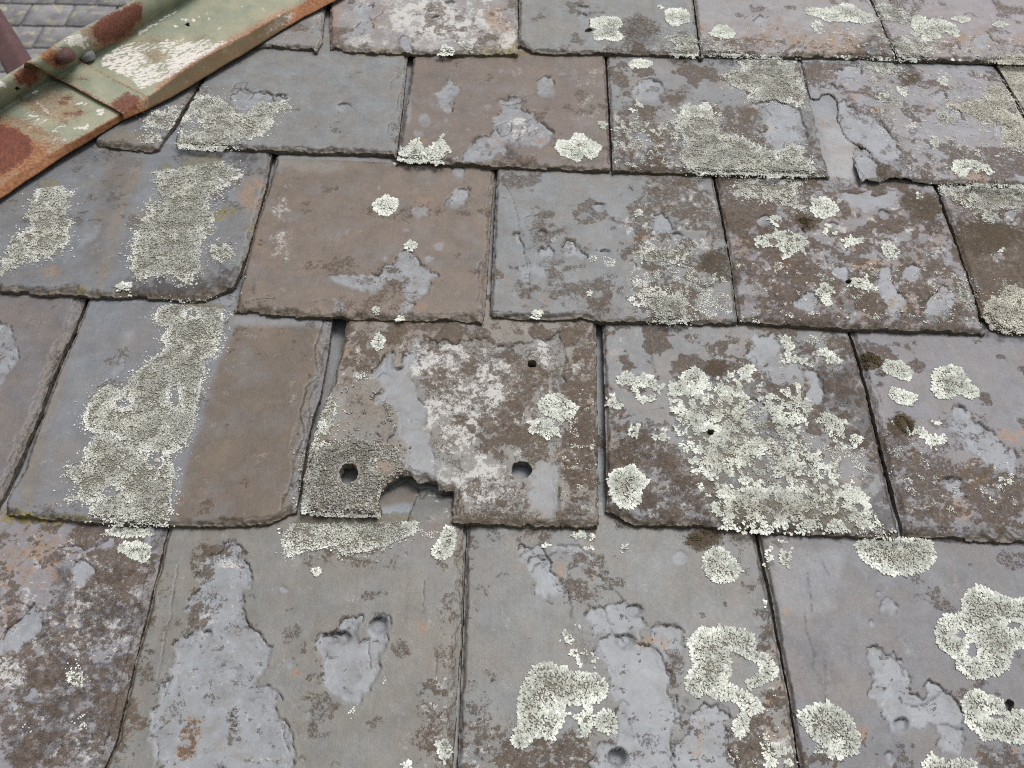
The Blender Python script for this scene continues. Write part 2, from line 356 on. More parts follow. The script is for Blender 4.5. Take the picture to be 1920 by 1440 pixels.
TRACE = """
@ 0 0
C 1.2: 1590,825 1700,820 1760,835
C 1.1: 1790,845 1860,825 1920,840
C 1.2: 560,800 700,810 800,825
C 1: 900,730 890,780 920,760
Lg .95: 1100,540 1180,530 1250,560 1300,600 1340,640 1390,650 1430,600 1500,570 1600,580 1625,610 1560,650 1540,700 1460,760 1370,790 1300,820 1250,845 1150,850 1040,840 980,820 985,790 1020,740 1060,760 1130,740 1135,700 1080,660 1020,700 1000,690 1050,620 1075,580
Lg .85: 810,690 860,640 950,610 1050,620 1010,670 980,710 900,720 830,715
Lg .8: 790,790 820,750 890,760 885,790 830,800
Lg .97: 900,910 960,910 975,950 1000,960 1040,900 1130,865 1250,865 1260,920 1340,960 1350,1000 1280,1050 1210,1090 1180,1150 1190,1230 1195,1310 1150,1350 1120,1400 1130,1500 1090,1560 1060,1605 1010,1605 980,1565 920,1560 860,1550 790,1575 740,1540 730,1490 740,1440 745,1350 770,1280 810,1190 850,1140 920,1130 890,1080 900,1040 870,1020 880,980
Lg .9: 230,1010 300,990 350,1010 360,1060 400,1090 405,1160 380,1200 400,1260 390,1330 370,1400 300,1440 250,1450 220,1465 130,1480 60,1510 0,1550 0,1440 40,1440 60,1360 130,1310 180,1280 150,1200 160,1150 200,1080
Lg .9: 1160,1420 1200,1375 1280,1370 1320,1420 1290,1450 1240,1475 1180,1455
Lf .9: 660,1610 700,1570 750,1590 720,1655 680,1650
C .9: 1290,580 1300,510 1330,470 1390,470 1370,500 1310,500
C 1.3: 1370,500 1425,520 1420,545 1400,560
C 1.5: 1425,520 1480,510 1530,530 1560,540 1615,550
i 4: 1575,545 40,22
i 2.5: 1935,605 45,28
F 1: 1300,530 1350,500 1420,530 1530,540 1540,570 1460,580 1430,600 1380,640 1330,620 1300,580
b .5: 450,1225 50,35
C 1.2: 440,1195 490,1190
C 1.2: 500,1232 570,1235
F .4: 490,1270 570,1260 540,1330 470,1390 440,1400
o .6: 1400,1090 90,120
b .5: 1220,1110 110,80
d .75: 1380,910 110,60
b .6: 970,890 60,30
b .5: 1230,1380 100,60
y .9: 1272,1190 26,12
y .7: 1200,1226 22,8
y .8: 1403,1282 14,10
y .9: 170,1207 20,14
T 118,112,110 .8: 620,860 760,860 690,1100 600,1300 560,1500 440,1500 520,1250 580,1000
T 140,128,114 .7: 770,900 830,880 740,1100 640,1380 570,1640 530,1640 620,1300 700,1050
T 160,158,154 .55: 1560,890 1920,900 1920,965 1545,955
p .4: 1590,1280 50,260
o .35: 1450,1320 60,100
D .35: 520,830 880,870 800,960 480,940 300,1000 280,980
T 150,140,120 .6: 560,790 850,830 860,780 700,720
@ 1 0
B .44: 1620,1000 2080,1000 2150,1440 2020,1850 1600,1830 1560,1500
B .5: 1510,600 1900,620 2400,700 2560,960 2700,990 1520,960
B .5: 1400,230 1960,200 2000,310 1380,310
D .6: 1560,820 1950,800 2400,900 2400,990 1540,980
F 1: 65,60 110,20 180,30 180,150 140,190 70,200
F 1.2: 330,200 400,230 400,280 340,270
p .65: 600,110 330,160
p .4: 480,60 420,80
o .6: 880,90 60,80
o .35: 220,80 70,90
T 176,140,118 .6: -50,0 0,0 -10,180 -20,270 -70,200
y .85: 930,255 50,26
y .7: 860,295 110,14
y .6: 250,298 120,10
y .5: 300,75 18,18
i 3: 528,92 22,13
i 3: 608,20 32,16
C 1.1: 390,95 410,78 440,75
C 1.1: 470,75 485,62 510,55
C 1.: 180,100 200,85 225,75 240,50
Lf .9: 540,280 580,260 625,265 630,300 580,315 540,310
Lf .8: 640,240 690,225 720,240 720,270 680,280 650,270
b .55: 925,170 50,110
i 3: 1362,42 34,14
i 3: 1360,95 28,22
h: 1392,170 22,11
F .8: 1325,90 1345,70 1400,80 1400,140 1370,180 1330,150
F .6: 1335,40 1390,35 1420,60 1370,75
o .55: 1075,215 70,35
Lf 1: 1400,110 1450,95 1560,95 1580,140 1560,170 1590,210 1550,240 1480,225 1430,230 1405,210 1420,190 1400,160
Lf 1: 1810,70 1840,45 1910,40 1950,55 1962,80 1960,120 1900,150 1850,145 1820,115
Lf .9: 1770,35 1800,25 1805,45 1780,48
Ls .5: 1265,245 1290,245 1290,262 1265,262
m .55: 1680,160 120,70
d .7: 1740,260 220,55
b .5: 1500,290 300,35
Lg .85: 1820,220 1880,190 1960,200 2020,230 2020,300 1900,325 1850,290 1870,250
C 1.: 275,500 270,470 300,440 330,430
C 1.: 310,620 320,560 330,520
C 1.: 260,760 270,700 290,690
C .9: 318,390 318,430
F 1.2: 610,440 660,480 665,510 630,560 625,630 580,635 545,600 550,560 520,525 570,490
F 1: 1100,470 1140,425 1190,450 1210,520 1190,555 1140,545 1100,530
F 2: 890,555 980,545 1030,575 1035,630 1085,640 1100,690 1160,720 1195,750 1170,800 1100,820 1020,810 950,800 920,870 850,890 760,910 680,895 700,850 740,800 830,770 860,720 850,660 910,620 895,590
C 1.2: 870,705 900,690 935,683 962,690 958,725 930,760 895,765 872,735 870,705
C 1.2: 900,580 940,585 970,575 1010,570
p .7: 1020,720 70,80
o .5: 1000,690 40,30
o .55: 1110,790 70,40
o .35: 860,800 60,40
d .7: 950,860 45,45
b .55: 1000,900 110,50
d .5: 1400,890 110,50
f .7: 470,680 36,40
f .6: 430,760 26,20
f .55: 1007,390 12,10
f .55: 1005,415 12,10
f .55: 900,403 12,9
f .5: 820,600 18,14
f .5: 970,425 12,10
f .5: 585,678 12,14
f .55: 1245,420 14,11
f .6: 375,600 22,110
p .3: 1380,560 70,250
Lf .95: 305,880 330,840 370,830 380,790 430,785 470,830 510,820 525,780 560,770 580,800 605,840 605,870 540,925 470,930 400,915 320,910
Lf 1: 1195,830 1230,790 1290,785 1310,745 1360,750 1395,785 1440,800 1475,830 1440,880 1400,895 1370,870 1340,915 1290,900 1230,880
Lf .9: 1450,690 1480,675 1500,690 1500,735 1465,730
o .5: 430,795 70,25
F 1.6: 1630,510 1670,465 1740,440 1790,460 1830,500 1790,540 1720,570 1660,560
C 1.2: 1620,505 1660,470 1690,445 1750,440 1770,465
b .6: 1570,525 55,55
b .75: 1855,530 75,55
o .8: 1775,790 58,42
Lf 1: 1600,355 1640,335 1740,340 1760,370 1720,390 1630,390
Lf .8: 1505,550 1530,545 1535,575 1512,580
Lf .6: 1620,620 1660,590 1690,600 1640,630
Ls .5: 1720,595 1770,590 1770,605 1720,608
Lg .55: 1525,760 1560,700 1660,670 1780,690 1920,650 1920,800 1830,820 1760,760 1690,750 1640,770 1560,790
Ls .35: 1530,790 1700,780 1920,840 1920,950 1530,940
d .75: 1700,900 210,70
b .5: 1620,650 140,60
b .5: 1600,760 80,50
Lf 1: 170,1155 200,1120 250,1095 310,1115 325,1150 310,1195 250,1215 200,1200
o .55: 430,1110 110,45
b .5: 400,1200 120,50
b .55: 510,1190 50,50
F .6: 400,1180 440,1160 490,1170 490,1215 430,1230
F 1.2: 580,1150 610,1100 680,1055 725,1055 710,1110 690,1150 640,1170
F .7: 620,960 690,960 680,1000 640,990
Lf 1: 345,1380 380,1355 425,1375 425,1400 390,1415 355,1405
f .6: 550,1388 24,22
f .6: 210,1058 9,11
f .6: 360,1300 22,12
p .35: 620,900 100,12
C .9: 900,1000 950,1090 990,1220 1010,1300 1030,1400 1045,1500
C .8: 885,1110 915,1115
i 2.4: 1455,1165 34,26
C 1.: 1035,1250 1035,1225 1065,1208 1100,1212 1115,1230
i 3: 1130,1310 26,16
F 1.6: 970,1320 1000,1310 1025,1370 1030,1420 990,1370
b .6: 1180,1310 110,75
o .5: 1110,1275 50,30
b .5: 1310,1390 90,50
p .5: 1210,1350 50,40
F 1.8: 1120,1390 1170,1380 1190,1440 1160,1470 1110,1430
F 2: 1255,1370 1310,1355 1340,1400 1390,1450 1270,1450
i 3: 1488,1420 34,24
b .55: 1780,1160 150,180
b .6: 1850,1080 100,80
o .85: 1715,1335 75,32
F 1.2: 1740,1210 1800,1200 1850,1250 1860,1290 1780,1300 1760,1260
i 3.5: 1890,1330 36,26
Lf 1: 1640,1190 1670,1170 1700,1190 1690,1220 1650,1220
Lg .8: 1660,1410 1720,1375 1800,1390 1920,1385 1970,1410 1960,1480 1840,1490 1720,1470
@ 2 0
B .48: 190,1010 1400,1050 1680,1850 320,1820
D .6: 200,1200 600,1250 1000,1500 1600,1700 1650,1860 320,1820 250,1500
B .55: 1430,1150 1960,1150 1960,1860 1750,1800
B .5: 100,170 1900,220 1900,345 110,325
D .35: 600,270 1180,200 1200,330 600,330
B .4: 660,350 900,350 1000,600 1300,700 1500,1000 1900,900 1940,1050 1250,1030 1000,640 720,540
Ls .18: 120,150 1180,160 1900,200 1900,350 120,320
Ls .2: 900,360 1700,400 1900,900 1250,1020
Lf 1: 150,180 190,145 250,150 300,185 280,220 210,225 160,205
F 1.1: 395,110 430,75 465,100 480,140 530,170 510,190 450,160
o .9: 105,150 30,22
o .65: 520,200 110,70
b .55: 300,260 200,60
o .6: 330,230 180,60
b .7: 480,290 130,35
o .7: 850,230 170,80
b .7: 740,300 110,40
d .75: 1080,260 110,65
b .4: 1000,200 120,80
Lf 1: 680,60 720,35 830,40 900,20 980,40 1000,70 1060,80 1095,130 1040,145 980,130 900,115 840,125 800,120 760,105 700,85
Lf .85: 720,150 760,130 790,160 780,185 730,180
Ls .5: 800,180 960,150 980,210 820,200
Ls .4: 640,140 680,140 680,180 640,180
Lg .85: 160,270 260,255 280,285 380,310 250,320 180,300
Lg .9: 1075,40 1130,20 1200,40 1240,80 1300,100 1290,130 1230,140 1180,130 1110,100
Lf .95: 1290,120 1340,95 1420,95 1480,110 1500,130 1540,135 1560,170 1540,200 1480,190 1430,220 1370,240 1320,210 1290,180
Lf 1: 1505,110 1550,85 1610,95 1620,115 1570,135
Lf 1: 1735,140 1780,118 1840,135 1820,160 1760,160
Lg .6: 1130,230 1200,200 1330,240 1430,230 1400,330 1250,350 1200,320
Ls .5: 1800,210 1860,200 1900,220 1820,240
F 1.4: 1625,230 1680,200 1740,220 1735,280 1690,295 1650,260
C 1.1: 1580,80 1610,65 1660,95
o .7: 1560,240 170,70
o .5: 1830,220 130,60
b .45: 1620,310 260,40
Lf .9: 1490,330 1540,315 1605,330 1600,350 1520,355
Lf .5: 880,325 940,315 940,335 890,338
Lg .97: 230,430 270,390 340,380 270,350 300,335 400,345 420,330 560,335 620,350 650,400 670,470 700,560 680,595 640,600 570,570 500,575 430,570 370,545 390,510 300,500 240,475
F 2: 385,590 440,570 560,580 640,610 680,700 700,800 700,860 640,830 580,830 540,860 470,790 400,750 470,740 470,690 430,640
C 1.2: 415,585 450,590 480,620 510,650
b .75: 330,670 130,80
o .5: 350,620 90,60
T 196,186,168 .9: 470,680 520,670 530,760 480,765
Lg .95: 0,600 80,590 160,600 170,640 210,650 190,700 230,760 330,770 420,790 490,830 540,870 570,820 620,805 690,830 690,880 740,940 770,970 700,1000 560,1000 400,985 250,980 100,980 30,950 -10,880 30,800 -20,740 -60,700
Lf .8: -60,620 20,595 120,590 170,610 175,650 90,650 0,650
d .75: 740,830 70,220
d .55: 30,850 60,120
o .4: 770,700 20,60
T 176,175,178 .9: 720,560 870,540 880,700 990,850 1000,1030 830,1010 780,800
o .45: 770,720 22,60
o .3: 800,900 24,90
F 1.4: 880,690 870,600 900,560 960,600 1080,660 1160,740 1200,790 1230,890 1180,920 1100,890 1040,830 950,790
C 1.5: 1090,670 1160,735 1230,765 1310,792
C .9: 1200,800 1210,860 1240,880
C .9: 1060,880 1130,940
C 1.3: 962,885 1000,950 1045,1030
F 1: 960,880 1050,880 1100,920 1120,950 1060,960 1050,1030 1010,1030 985,960
m .8: 1275,450 85,58
b .8: 760,430 110,110
o .7: 940,530 60,40
o .7: 1060,620 55,30
b .5: 1040,640 130,50
m .6: 1110,955 50,28
d .6: 1200,930 70,40
b .4: 1550,500 220,60
b .5: 1320,960 260,60
o .6: 1400,590 60,40
d .5: 1380,590 30,30
d .5: 1445,710 35,22
b .55: 1700,930 200,100
o .75: 1660,1000 110,40
Lf .9: 1420,450 1460,430 1500,460 1480,480 1430,475
Lf .9: 1205,510 1260,500 1280,525 1250,540
Lg .8: 1090,540 1150,525 1220,570 1210,600 1130,590
Lg .85: 1430,650 1480,630 1530,670 1510,700 1450,680
Lg .8: 1000,350 1200,345 1220,380 1150,430 1040,400
Lb .85: 1500,590 1600,560 1700,560 1720,500 1760,480 1810,500 1850,610 1890,690 1910,800 1900,860 1820,820 1780,700 1680,680 1560,640
Lf .9: 1385,800 1420,775 1450,800 1420,825
Lf .9: 1520,920 1600,895 1650,900 1700,940 1750,970 1740,990 1640,960 1560,1000 1520,990
Ls .4: 1240,700 1320,690 1310,730 1250,740
Ls .35: 1380,840 1560,800 1800,880 1800,960 1400,900
F 1.4: 880,390 930,365 1000,370 1005,420 960,460 920,450 870,420
i 2.5: 968,378 32,20
C 1.2: 905,440 925,428 960,440
F 1.4: 775,480 850,470 900,490 850,520 790,510
C 1.2: 800,490 830,495 850,470 880,500
F 1: 1390,540 1450,510 1490,570 1420,590
F 1: 1500,640 1560,630 1590,680 1540,690
F 1: 1750,720 1810,700 1850,740 1820,790 1770,770
Lb 1: 1750,330 1850,300 2000,310 2000,900 1900,720 1850,560 1790,440
Lg .85: 290,1010 420,1005 600,1020 670,1050 640,1080 660,1130 700,1160 690,1190 600,1180 550,1150 450,1130 350,1120 290,1110
Lf .97: 690,1170 720,1130 790,1110 870,1120 885,1180 850,1230 780,1235 720,1200
Lf .9: 410,1350 450,1310 540,1300 590,1290 640,1320 690,1345 700,1390 650,1430 580,1450 520,1400 440,1390
Mo .6: 635,1250 690,1200 740,1240 730,1300 670,1310
m .7: 690,1255 65,60
Lf .9: 790,1260 850,1260 870,1300 900,1310 860,1330 800,1310
Lf .95: 890,1350 940,1330 1000,1350 980,1380 920,1385
Lf .9: 1105,1400 1150,1365 1210,1380 1220,1420 1190,1455 1130,1440
Lf .85: 490,1235 520,1225 550,1250 530,1270 500,1260
Lf .85: 1285,1080 1320,1070 1350,1110 1330,1130
m .7: 1290,1120 60,60
m .8: 1380,1160 80,80
m .6: 1420,1260 50,50
b .55: 330,1260 150,120
b .5: 520,1150 150,80
o .5: 330,1390 90,60
b .45: 800,1070 160,50
i 1.8: 460,1240 36,32
i 2: 850,1270 34,22
C 1.2: 900,1190 950,1200 975,1230
C 1.: 890,1190 930,1200
i 2.5: 1135,1200 36,28
C 1.2: 1125,1270 1150,1275 1170,1300
C 1.2: 1195,1305 1215,1315
C 1: 1100,1070 1150,1060 1190,1070
C 1: 990,1200 1010,1190 1030,1200
F .8: 900,1090 1000,1080 1100,1100 1200,1080 1190,1150 1080,1180 960,1170
o .5: 1450,1350 50,35
b .5: 1350,1400 130,60
Lg .9: 1430,1060 1600,1045 1960,1040 1960,1160 1780,1180 1740,1250 1640,1180 1500,1120
m .7: 1700,1330 190,110
b .6: 1650,1300 160,140
i 2.5: 1895,1110 36,22
F .8: 1700,1210 1760,1190 1800,1250 1730,1250
i 1.5: 1840,1205 30,22
o .6: 1840,1160 30,20
Lf .6: 1760,1390 1830,1380 1830,1410 1780,1410
@ 0 1
D .95: 720,120 900,100 1150,110 1340,20 1360,150 1200,250 760,240
C 1.4: 1820,370 1770,500 1780,600 1790,680 1720,740 1690,880 1710,1000 1650,1150 1640,1290 1590,1370 1580,1440
C 1.2: 1840,470 1810,560 1815,640 1790,690
C 1.2: 1780,720 1735,800 1745,880 1725,1000 1690,1160 1680,1300
C 1.2: 455,260 440,330 370,470 330,560 250,720 230,800 150,980 90,1110 40,1220 10,1330
C 1: 1350,300 1500,310 1640,300
C 1.1: 20,175 80,165 160,185 240,170
d .85: 1050,190 310,65
b .5: 1200,120 140,110
o .55: 290,90 110,70
b .5: 150,190 180,25
y .9: 458,195 16,12
F 1.1: -120,340 0,370 60,390 80,480 85,610 30,680 -60,740 -200,720
C 1: 10,430 45,440
C 1: 20,510 60,525
C 1: 50,570 85,582
T 116,100,86 .95: 1330,395 1815,395 1790,620 1720,880 1660,1150 1620,1430 1560,1500 960,1500 1010,1300 1090,1060 1170,820 1230,600
T 140,132,126 .8: 200,1000 330,700 430,420 480,260 300,900 180,1380 120,1440 100,1300
T 162,164,172 .7: 700,420 760,420 690,620 640,700 660,560
T 158,160,164 .75: 1320,330 1820,370 1815,392 1320,385
o .4: 1100,1370 130,50
o .35: 985,830 25,60
o .3: 985,1120 60,30
b .4: 260,1420 300,40
o .4: 300,1400 260,30
y .8: 75,1455 60,10
Lg 1: 850,350 900,290 960,265 1100,260 1240,260 1280,290 1260,400 1240,490 1220,560 1150,580 1165,620 1140,720 1120,820 1090,980 1050,1060 980,1110 900,1110 800,1110 720,1060 620,1010 540,1000 480,980 460,930 480,840 520,780 600,720 680,750 720,700 790,640 850,570 930,520 900,470 950,400 890,400
X: 690,828 40,24
X: 980,790 24,50
X: 1075,328 22,12
Lg .97: 350,1380 420,1350 440,1310 370,1240 370,1190 450,1170 490,1090 540,1010 600,1000 720,1060 800,1100 900,1100 980,1100 975,1250 975,1440 950,1500 900,1510 760,1510 640,1505 560,1480 500,1440 520,1390 430,1370
X: 880,1150 40,36
X: 620,1330 36,24
Ls .5: 560,1020 720,1060 800,1110 780,1150 600,1120
Ls .35: 1120,560 1260,420 1290,300 1320,330 1280,480 1160,760 1130,900 1090,900
d .5: 720,1060 70,40
n: 883,1150 22,22
C .7: 690,580 700,640
C .8: 1495,215 1530,225 1540,240
C .9: 1420,245 1480,235 1540,235
C .8: 1440,260 1500,250
C .9: 1720,262 1830,240
Ls .3: 1230,260 1340,150 1390,60 1400,100 1340,260 1270,320
b .45: 1420,290 100,30
b .4: 1600,320 280,25
o .4: 1820,310 100,30
p .3: 1640,830 40,40
@ 1 1
C 1.1: 850,330 1000,322 1080,330
C 1.1: 100,345 240,335 330,345
C 1.1: 480,325 565,322 700,330
F 1.5: -60,115 0,100 60,110 130,100 190,105 230,90 240,60 300,20 330,-20 380,-40 420,0 440,40 480,70 500,95 545,115 500,130 490,190 450,240 400,255 360,220 340,180 250,160 220,190 150,190 110,200 60,180 0,160 -40,140
b .75: 300,140 55,90
b .5: 220,220 70,35
b .6: -20,90 60,14
F .7: 465,10 495,0 525,15 500,32 475,30
F .7: 228,12 245,2 262,14 245,28
F 1: 310,310 350,265 410,260 390,310 340,320
F .8: -60,240 0,255 25,260 20,310 -40,320
b .45: 200,300 240,60
o .4: 420,300 120,50
Lf 1: 180,300 200,275 220,290 215,325 190,320
Lf 1: 310,340 340,320 375,345 360,365 320,360
C .9: 780,20 772,60 778,200 765,250
C .9: 480,325 565,322
b .55: 1230,50 110,70
b .65: 1420,220 190,120
b .55: 1180,170 130,80
o .6: 920,130 80,30
o .35: 950,230 120,60
d .45: 1460,300 160,60
o .4: 1180,260 80,60
F .4: 1000,60 1060,40 1140,60 1160,120 1060,140 1000,120
C .9: 1045,0 1060,50 1065,200
C 1.1: 1032,97 1062,97 1062,120 1032,120 1032,97
Lf 1: 1065,340 1080,310 1120,300 1130,330 1100,360
Ls .45: 1365,10 1460,0 1550,20 1540,70 1420,60
Lf .8: 1400,215 1430,205 1440,225 1410,232
Lg .9: 1640,120 1690,150 1740,200 1800,190 1870,210 1940,220 1950,390 1850,395 1760,350 1750,300 1680,260 1650,190
Lf .8: 1630,245 1660,235 1665,270 1640,275
Ls .4: 1660,60 1920,80 1920,220 1700,140
b .45: 130,480 130,110
b .75: 130,560 110,80
o .5: 60,570 70,70
b .6: 320,480 110,60
b .55: 650,400 500,40
o .4: 240,490 160,80
R 1.7: 420,445 500,470 600,470 650,500 700,480 780,470 860,500 950,510 1000,480 1100,465 1230,420 1255,520 1245,620 1265,700 1250,950 1255,1010 1235,1200 1225,1380 1190,1500 640,1500 640,1330 560,1310 480,1270 430,1280 380,1230 360,1050 330,1030 260,1050 300,980 320,930 290,850 200,840 190,780 240,740 180,690 200,620 240,560 290,540 305,630 345,620 350,555 400,520
F .8: 430,460 500,480 470,560 420,640 430,760 480,900 500,1060 520,1200 560,1300 480,1270 430,1280 380,1230 360,1050 330,1030 260,1050 300,980 320,930 290,850 200,840 190,780 240,740 180,690 200,620 240,560 290,540 305,630 345,620 350,555 400,520
F .6: 1060,1230 1130,1200 1215,1150 1235,1200 1225,1380 1190,1480 1060,1440 1080,1300
T 148,144,140 .85: 500,480 700,490 960,510 1240,430 1260,700 1240,1000 1220,1420 650,1480 560,1300 500,1060 430,760 430,640
B .5: 430,480 1000,500 1240,600 1240,1000 1000,1220 700,1100 500,900 430,700
p .9: 560,620 170,110
p .85: 680,850 170,140
p .8: 860,680 180,110
p .75: 780,1260 190,150
B .35: 640,1150 1060,1230 1060,1470 640,1470
D .4: 700,1240 960,1220 960,1470 640,1470
B .7: 1240,380 1440,400 1450,1500 1240,1500
D .6: 1260,900 1440,900 1450,1500 1240,1500
B .5: -60,400 400,460 320,540 200,640 -40,760 -60,640
T 138,142,150 .9: 260,560 290,545 300,620 280,660 200,690 190,680
C 1.: 185,690 230,650 265,655 290,690
b .42: 640,620 230,150
b .5: 600,760 150,90
b .72: 1010,620 150,110
b .75: 1010,740 90,60
b .88: 900,960 170,130
b .7: 1100,1050 120,120
b .85: 1345,900 100,480
b .5: 1330,450 120,70
d .4: 1360,1200 90,240
o .6: 1090,680 80,45
o .5: 950,800 60,50
o .4: 560,640 90,20
p .8: 830,760 150,90
p .75: 640,1040 90,70
p .7: 1090,560 90,90
p .6: 560,590 70,40
p .45: 700,1250 200,110
p .6: 830,930 60,40
b .45: 860,1330 200,100
b .6: 1120,1160 60,60
F .4: 1060,1220 1220,1180 1220,1400 1150,1430 1060,1380
C .8: 660,1160 670,1300
C .8: 390,930 395,912 420,908 445,925
C 1: 760,1180 770,1220
H: 1046,600 1052,586 1066,580 1082,582 1096,592 1101,606 1095,620 1078,627 1060,626 1049,616
H: 958,1195 966,1168 985,1158 1005,1150 1030,1154 1058,1168 1074,1188 1070,1215 1052,1238 1030,1246 1000,1248 972,1240 960,1220
H: -12,1215 5,1180 20,1170 60,1168 85,1180 94,1210 88,1250 60,1272 25,1284 5,1272 -5,1250
Lf 1: 1105,830 1150,780 1230,770 1290,810 1330,850 1310,910 1240,940 1180,910 1120,880
Lf .9: 1040,960 1110,910 1180,920 1230,970 1220,1010 1150,1030 1090,1000
Ls .5: 1010,880 1060,860 1090,900 1030,910
Lf 1: 165,490 200,435 240,450 260,490 230,525 190,535
Lg .9: 100,690 140,665 165,690 140,710
Ld .3: 20,740 120,700 200,760 290,850 340,1030 200,1060 40,1000
Ld .9: -230,1080 -60,1050 60,1020 200,1050 330,1080 360,1180 250,1270 220,1330 215,1440 215,1480 -150,1480 -240,1400
X: 245,1185 60,36
X: 45,1220 70,66
T 150,130,112 .9: 185,1150 310,1155 310,1190 260,1240 190,1180
Lg .9: -60,780 -20,850 -30,960 -120,1100 -150,1300 -200,1480 -235,1450 -220,1200 -180,1050 -120,930
Lf .97: 1545,690 1590,650 1640,680 1700,670 1760,690 1800,750 1780,790 1750,825 1680,825 1640,790 1640,750 1580,740
X: 1712,768 45,32
Lf .9: 1490,810 1520,780 1560,800 1600,860 1560,875 1490,850
Lf .75: 1590,960 1640,930 1680,960 1660,1015 1610,1000
Lf .75: 1740,960 1790,990 1810,1030 1770,1040
Lf 1: 1500,1240 1540,1190 1640,1180 1690,1220 1730,1260 1690,1320 1680,1400 1610,1430 1540,1400 1500,1350
b .85: 1600,1090 130,100
m .4: 1600,1110 110,80
b .6: 1800,1150 160,160
b .55: 1600,980 120,90
b .65: 1800,1380 160,90
p .35: 1560,480 120,90
C .8: 1740,480 1745,620 1770,660
T 122,114,106 .9: 225,1400 420,1390 430,1320 390,1230 300,1240 225,1340
T 150,158,168 .8: 225,1420 410,1385 390,1450 330,1500 225,1500
T 124,120,114 .9: 420,1280 640,1320 640,1450 380,1500 430,1360
C 1.8: 425,1330 410,1390 385,1450 375,1500
C 1.2: 430,1290 445,1340 460,1345 480,1300
Ls .2: 1200,900 1420,700 1440,1300 1240,1400
@ 2 1
C 1.1: 330,372 560,385 740,378
C 1.1: 800,400 1000,410 1120,405
B .6: -420,760 -200,900 0,1120 300,1300 1200,1500 1250,1580 -400,1500
D .7: -420,900 -150,1000 0,1200 200,1350 1200,1560 -400,1540
B .5: 0,440 900,420 1000,700 900,1100 200,700
B .6: 1010,900 1500,1150 1940,1100 1940,1570 1240,1570
D .65: 1060,1000 1180,1040 1400,1500 1940,1500 1940,1570 1220,1570
Ls .17: 300,40 1500,20 1650,380 330,380
Ls .15: 1100,900 1900,1150 1900,1450 1200,1450
o .85: 130,350 60,35
m .7: 190,60 90,100
d .5: 220,270 80,90
Ls .5: 0,50 250,80 290,330 0,380
b .5: 400,120 140,90
o .8: 550,60 50,60
o .8: 1030,60 100,38
o .5: 560,170 140,50
b .55: 700,310 170,70
d .5: 900,280 160,90
b .6: 900,120 150,100
F 1.3: 840,80 880,55 930,70 930,140 890,120
h: 933,143 17,13
F 1.3: 1100,110 1130,60 1170,60 1180,140 1230,200 1210,290 1220,350 1160,340 1150,270 1110,200
F 1.3: 1340,330 1370,270 1410,210 1460,160 1500,190 1520,280 1490,340 1420,330
F 1: 1250,60 1330,60 1330,110 1260,130
F 1.2: 620,260 680,240 700,210 750,215 750,260 730,320 680,310
i 2: 725,225 30,22
C 1.2: 1130,60 1160,55 1175,80
C 1.3: 1210,205 1245,205 1250,215
C 1.3: 1350,270 1390,230 1440,190
C 1.2: 1215,310 1240,345 1275,345
o .8: 1265,270 70,45
o .8: 1490,150 60,60
o .7: 855,280 38,35
b .6: 1420,130 120,90
b .7: 1580,330 100,70
b .6: 1300,380 350,40
d .5: 500,380 200,20
p .4: 1300,180 60,40
Lf .9: 755,170 790,150 840,165 850,195 820,220 830,270 810,295 770,280 760,240
Lf .75: 940,160 1010,115 1040,150 1080,180 1070,205 990,190
Lg .7: 1530,110 1600,150 1660,300 1600,280 1540,220
Lf .8: 1340,0 1400,-10 1390,30 1350,25
Lb .9: 1680,260 1780,220 1800,160 1960,180 1960,440 1800,440 1730,410 1690,340
b .6: 1720,90 110,120
d .55: 1850,90 90,120
F 1.2: 340,560 380,470 450,445 540,460 550,520 510,570 450,620 390,600
C 1.2: 340,560 370,580 400,560 420,600
F 1: 680,640 740,640 790,690 800,760 770,830 710,880 690,800 720,700
F 1.3: 350,880 400,800 450,830 480,920 500,1020 430,980
F .4: 440,620 640,600 680,700 560,720 470,680
i 1.4: 162,727 36,32
Lf 1: 0,650 70,620 130,660 150,690 130,740 100,780 0,790 -60,790 -80,740 -40,700
Lf .85: 560,460 620,445 640,480 620,560 700,570 750,600 730,630 650,610 590,610 545,580 570,540
Ls .6: 640,450 760,440 840,490 720,490
Lf .9: 745,540 790,500 850,560 870,580 820,590
Lf 1: 305,660 360,600 420,635 390,680 340,690
Lf .74: -30,790 100,770 200,720 300,760 400,800 350,860 400,950 440,1000 480,1100 440,1150 300,1200 280,1280 100,1250 80,1240 60,1100 20,1000 -40,900
Lf .74: 150,1440 180,1380 250,1300 400,1240 460,1300 560,1300 700,1300 760,1250 900,1260 960,1280 1040,1360 1060,1440 1050,1500 980,1560 820,1570 640,1530 480,1550 330,1545 240,1520 200,1490
Lf .5: -90,720 360,660 620,950 840,1200 1180,1540 300,1560 120,1350 0,1100
Lf .55: 480,780 640,720 690,780 740,900 900,880 1000,1000 1010,1060 900,1080 850,1010 760,960 600,930 510,940 550,860
Lf .85: 470,1210 550,1130 640,1130 690,1150 680,1230 590,1270
Lf .7: 690,1110 760,1100 760,1150 710,1150
Lf .8: 820,1190 880,1150 910,1180 870,1220
Lf .6: 570,1060 660,1000 690,1030 620,1080
Ls .4: 450,1050 760,1000 1040,1080 1040,1260 760,1240 480,1200
Ls .6: 940,1450 1080,1400 1120,1500 1180,1580 1010,1580
D .95: 750,630 940,430 1000,640 1110,1000 1230,1460 1260,1590 1000,1590 1060,1440 930,1060 800,830
b .5: 900,700 110,150
b .5: 1080,1070 60,150
o .6: 1080,1075 40,50
o .5: 985,885 35,25
b .7: 60,1280 110,170
y .6: 45,1220 26,14
y .6: 130,1330 20,12
b .5: 350,700 180,60
b .4: 400,1000 200,160
m .75: 190,625 55,35
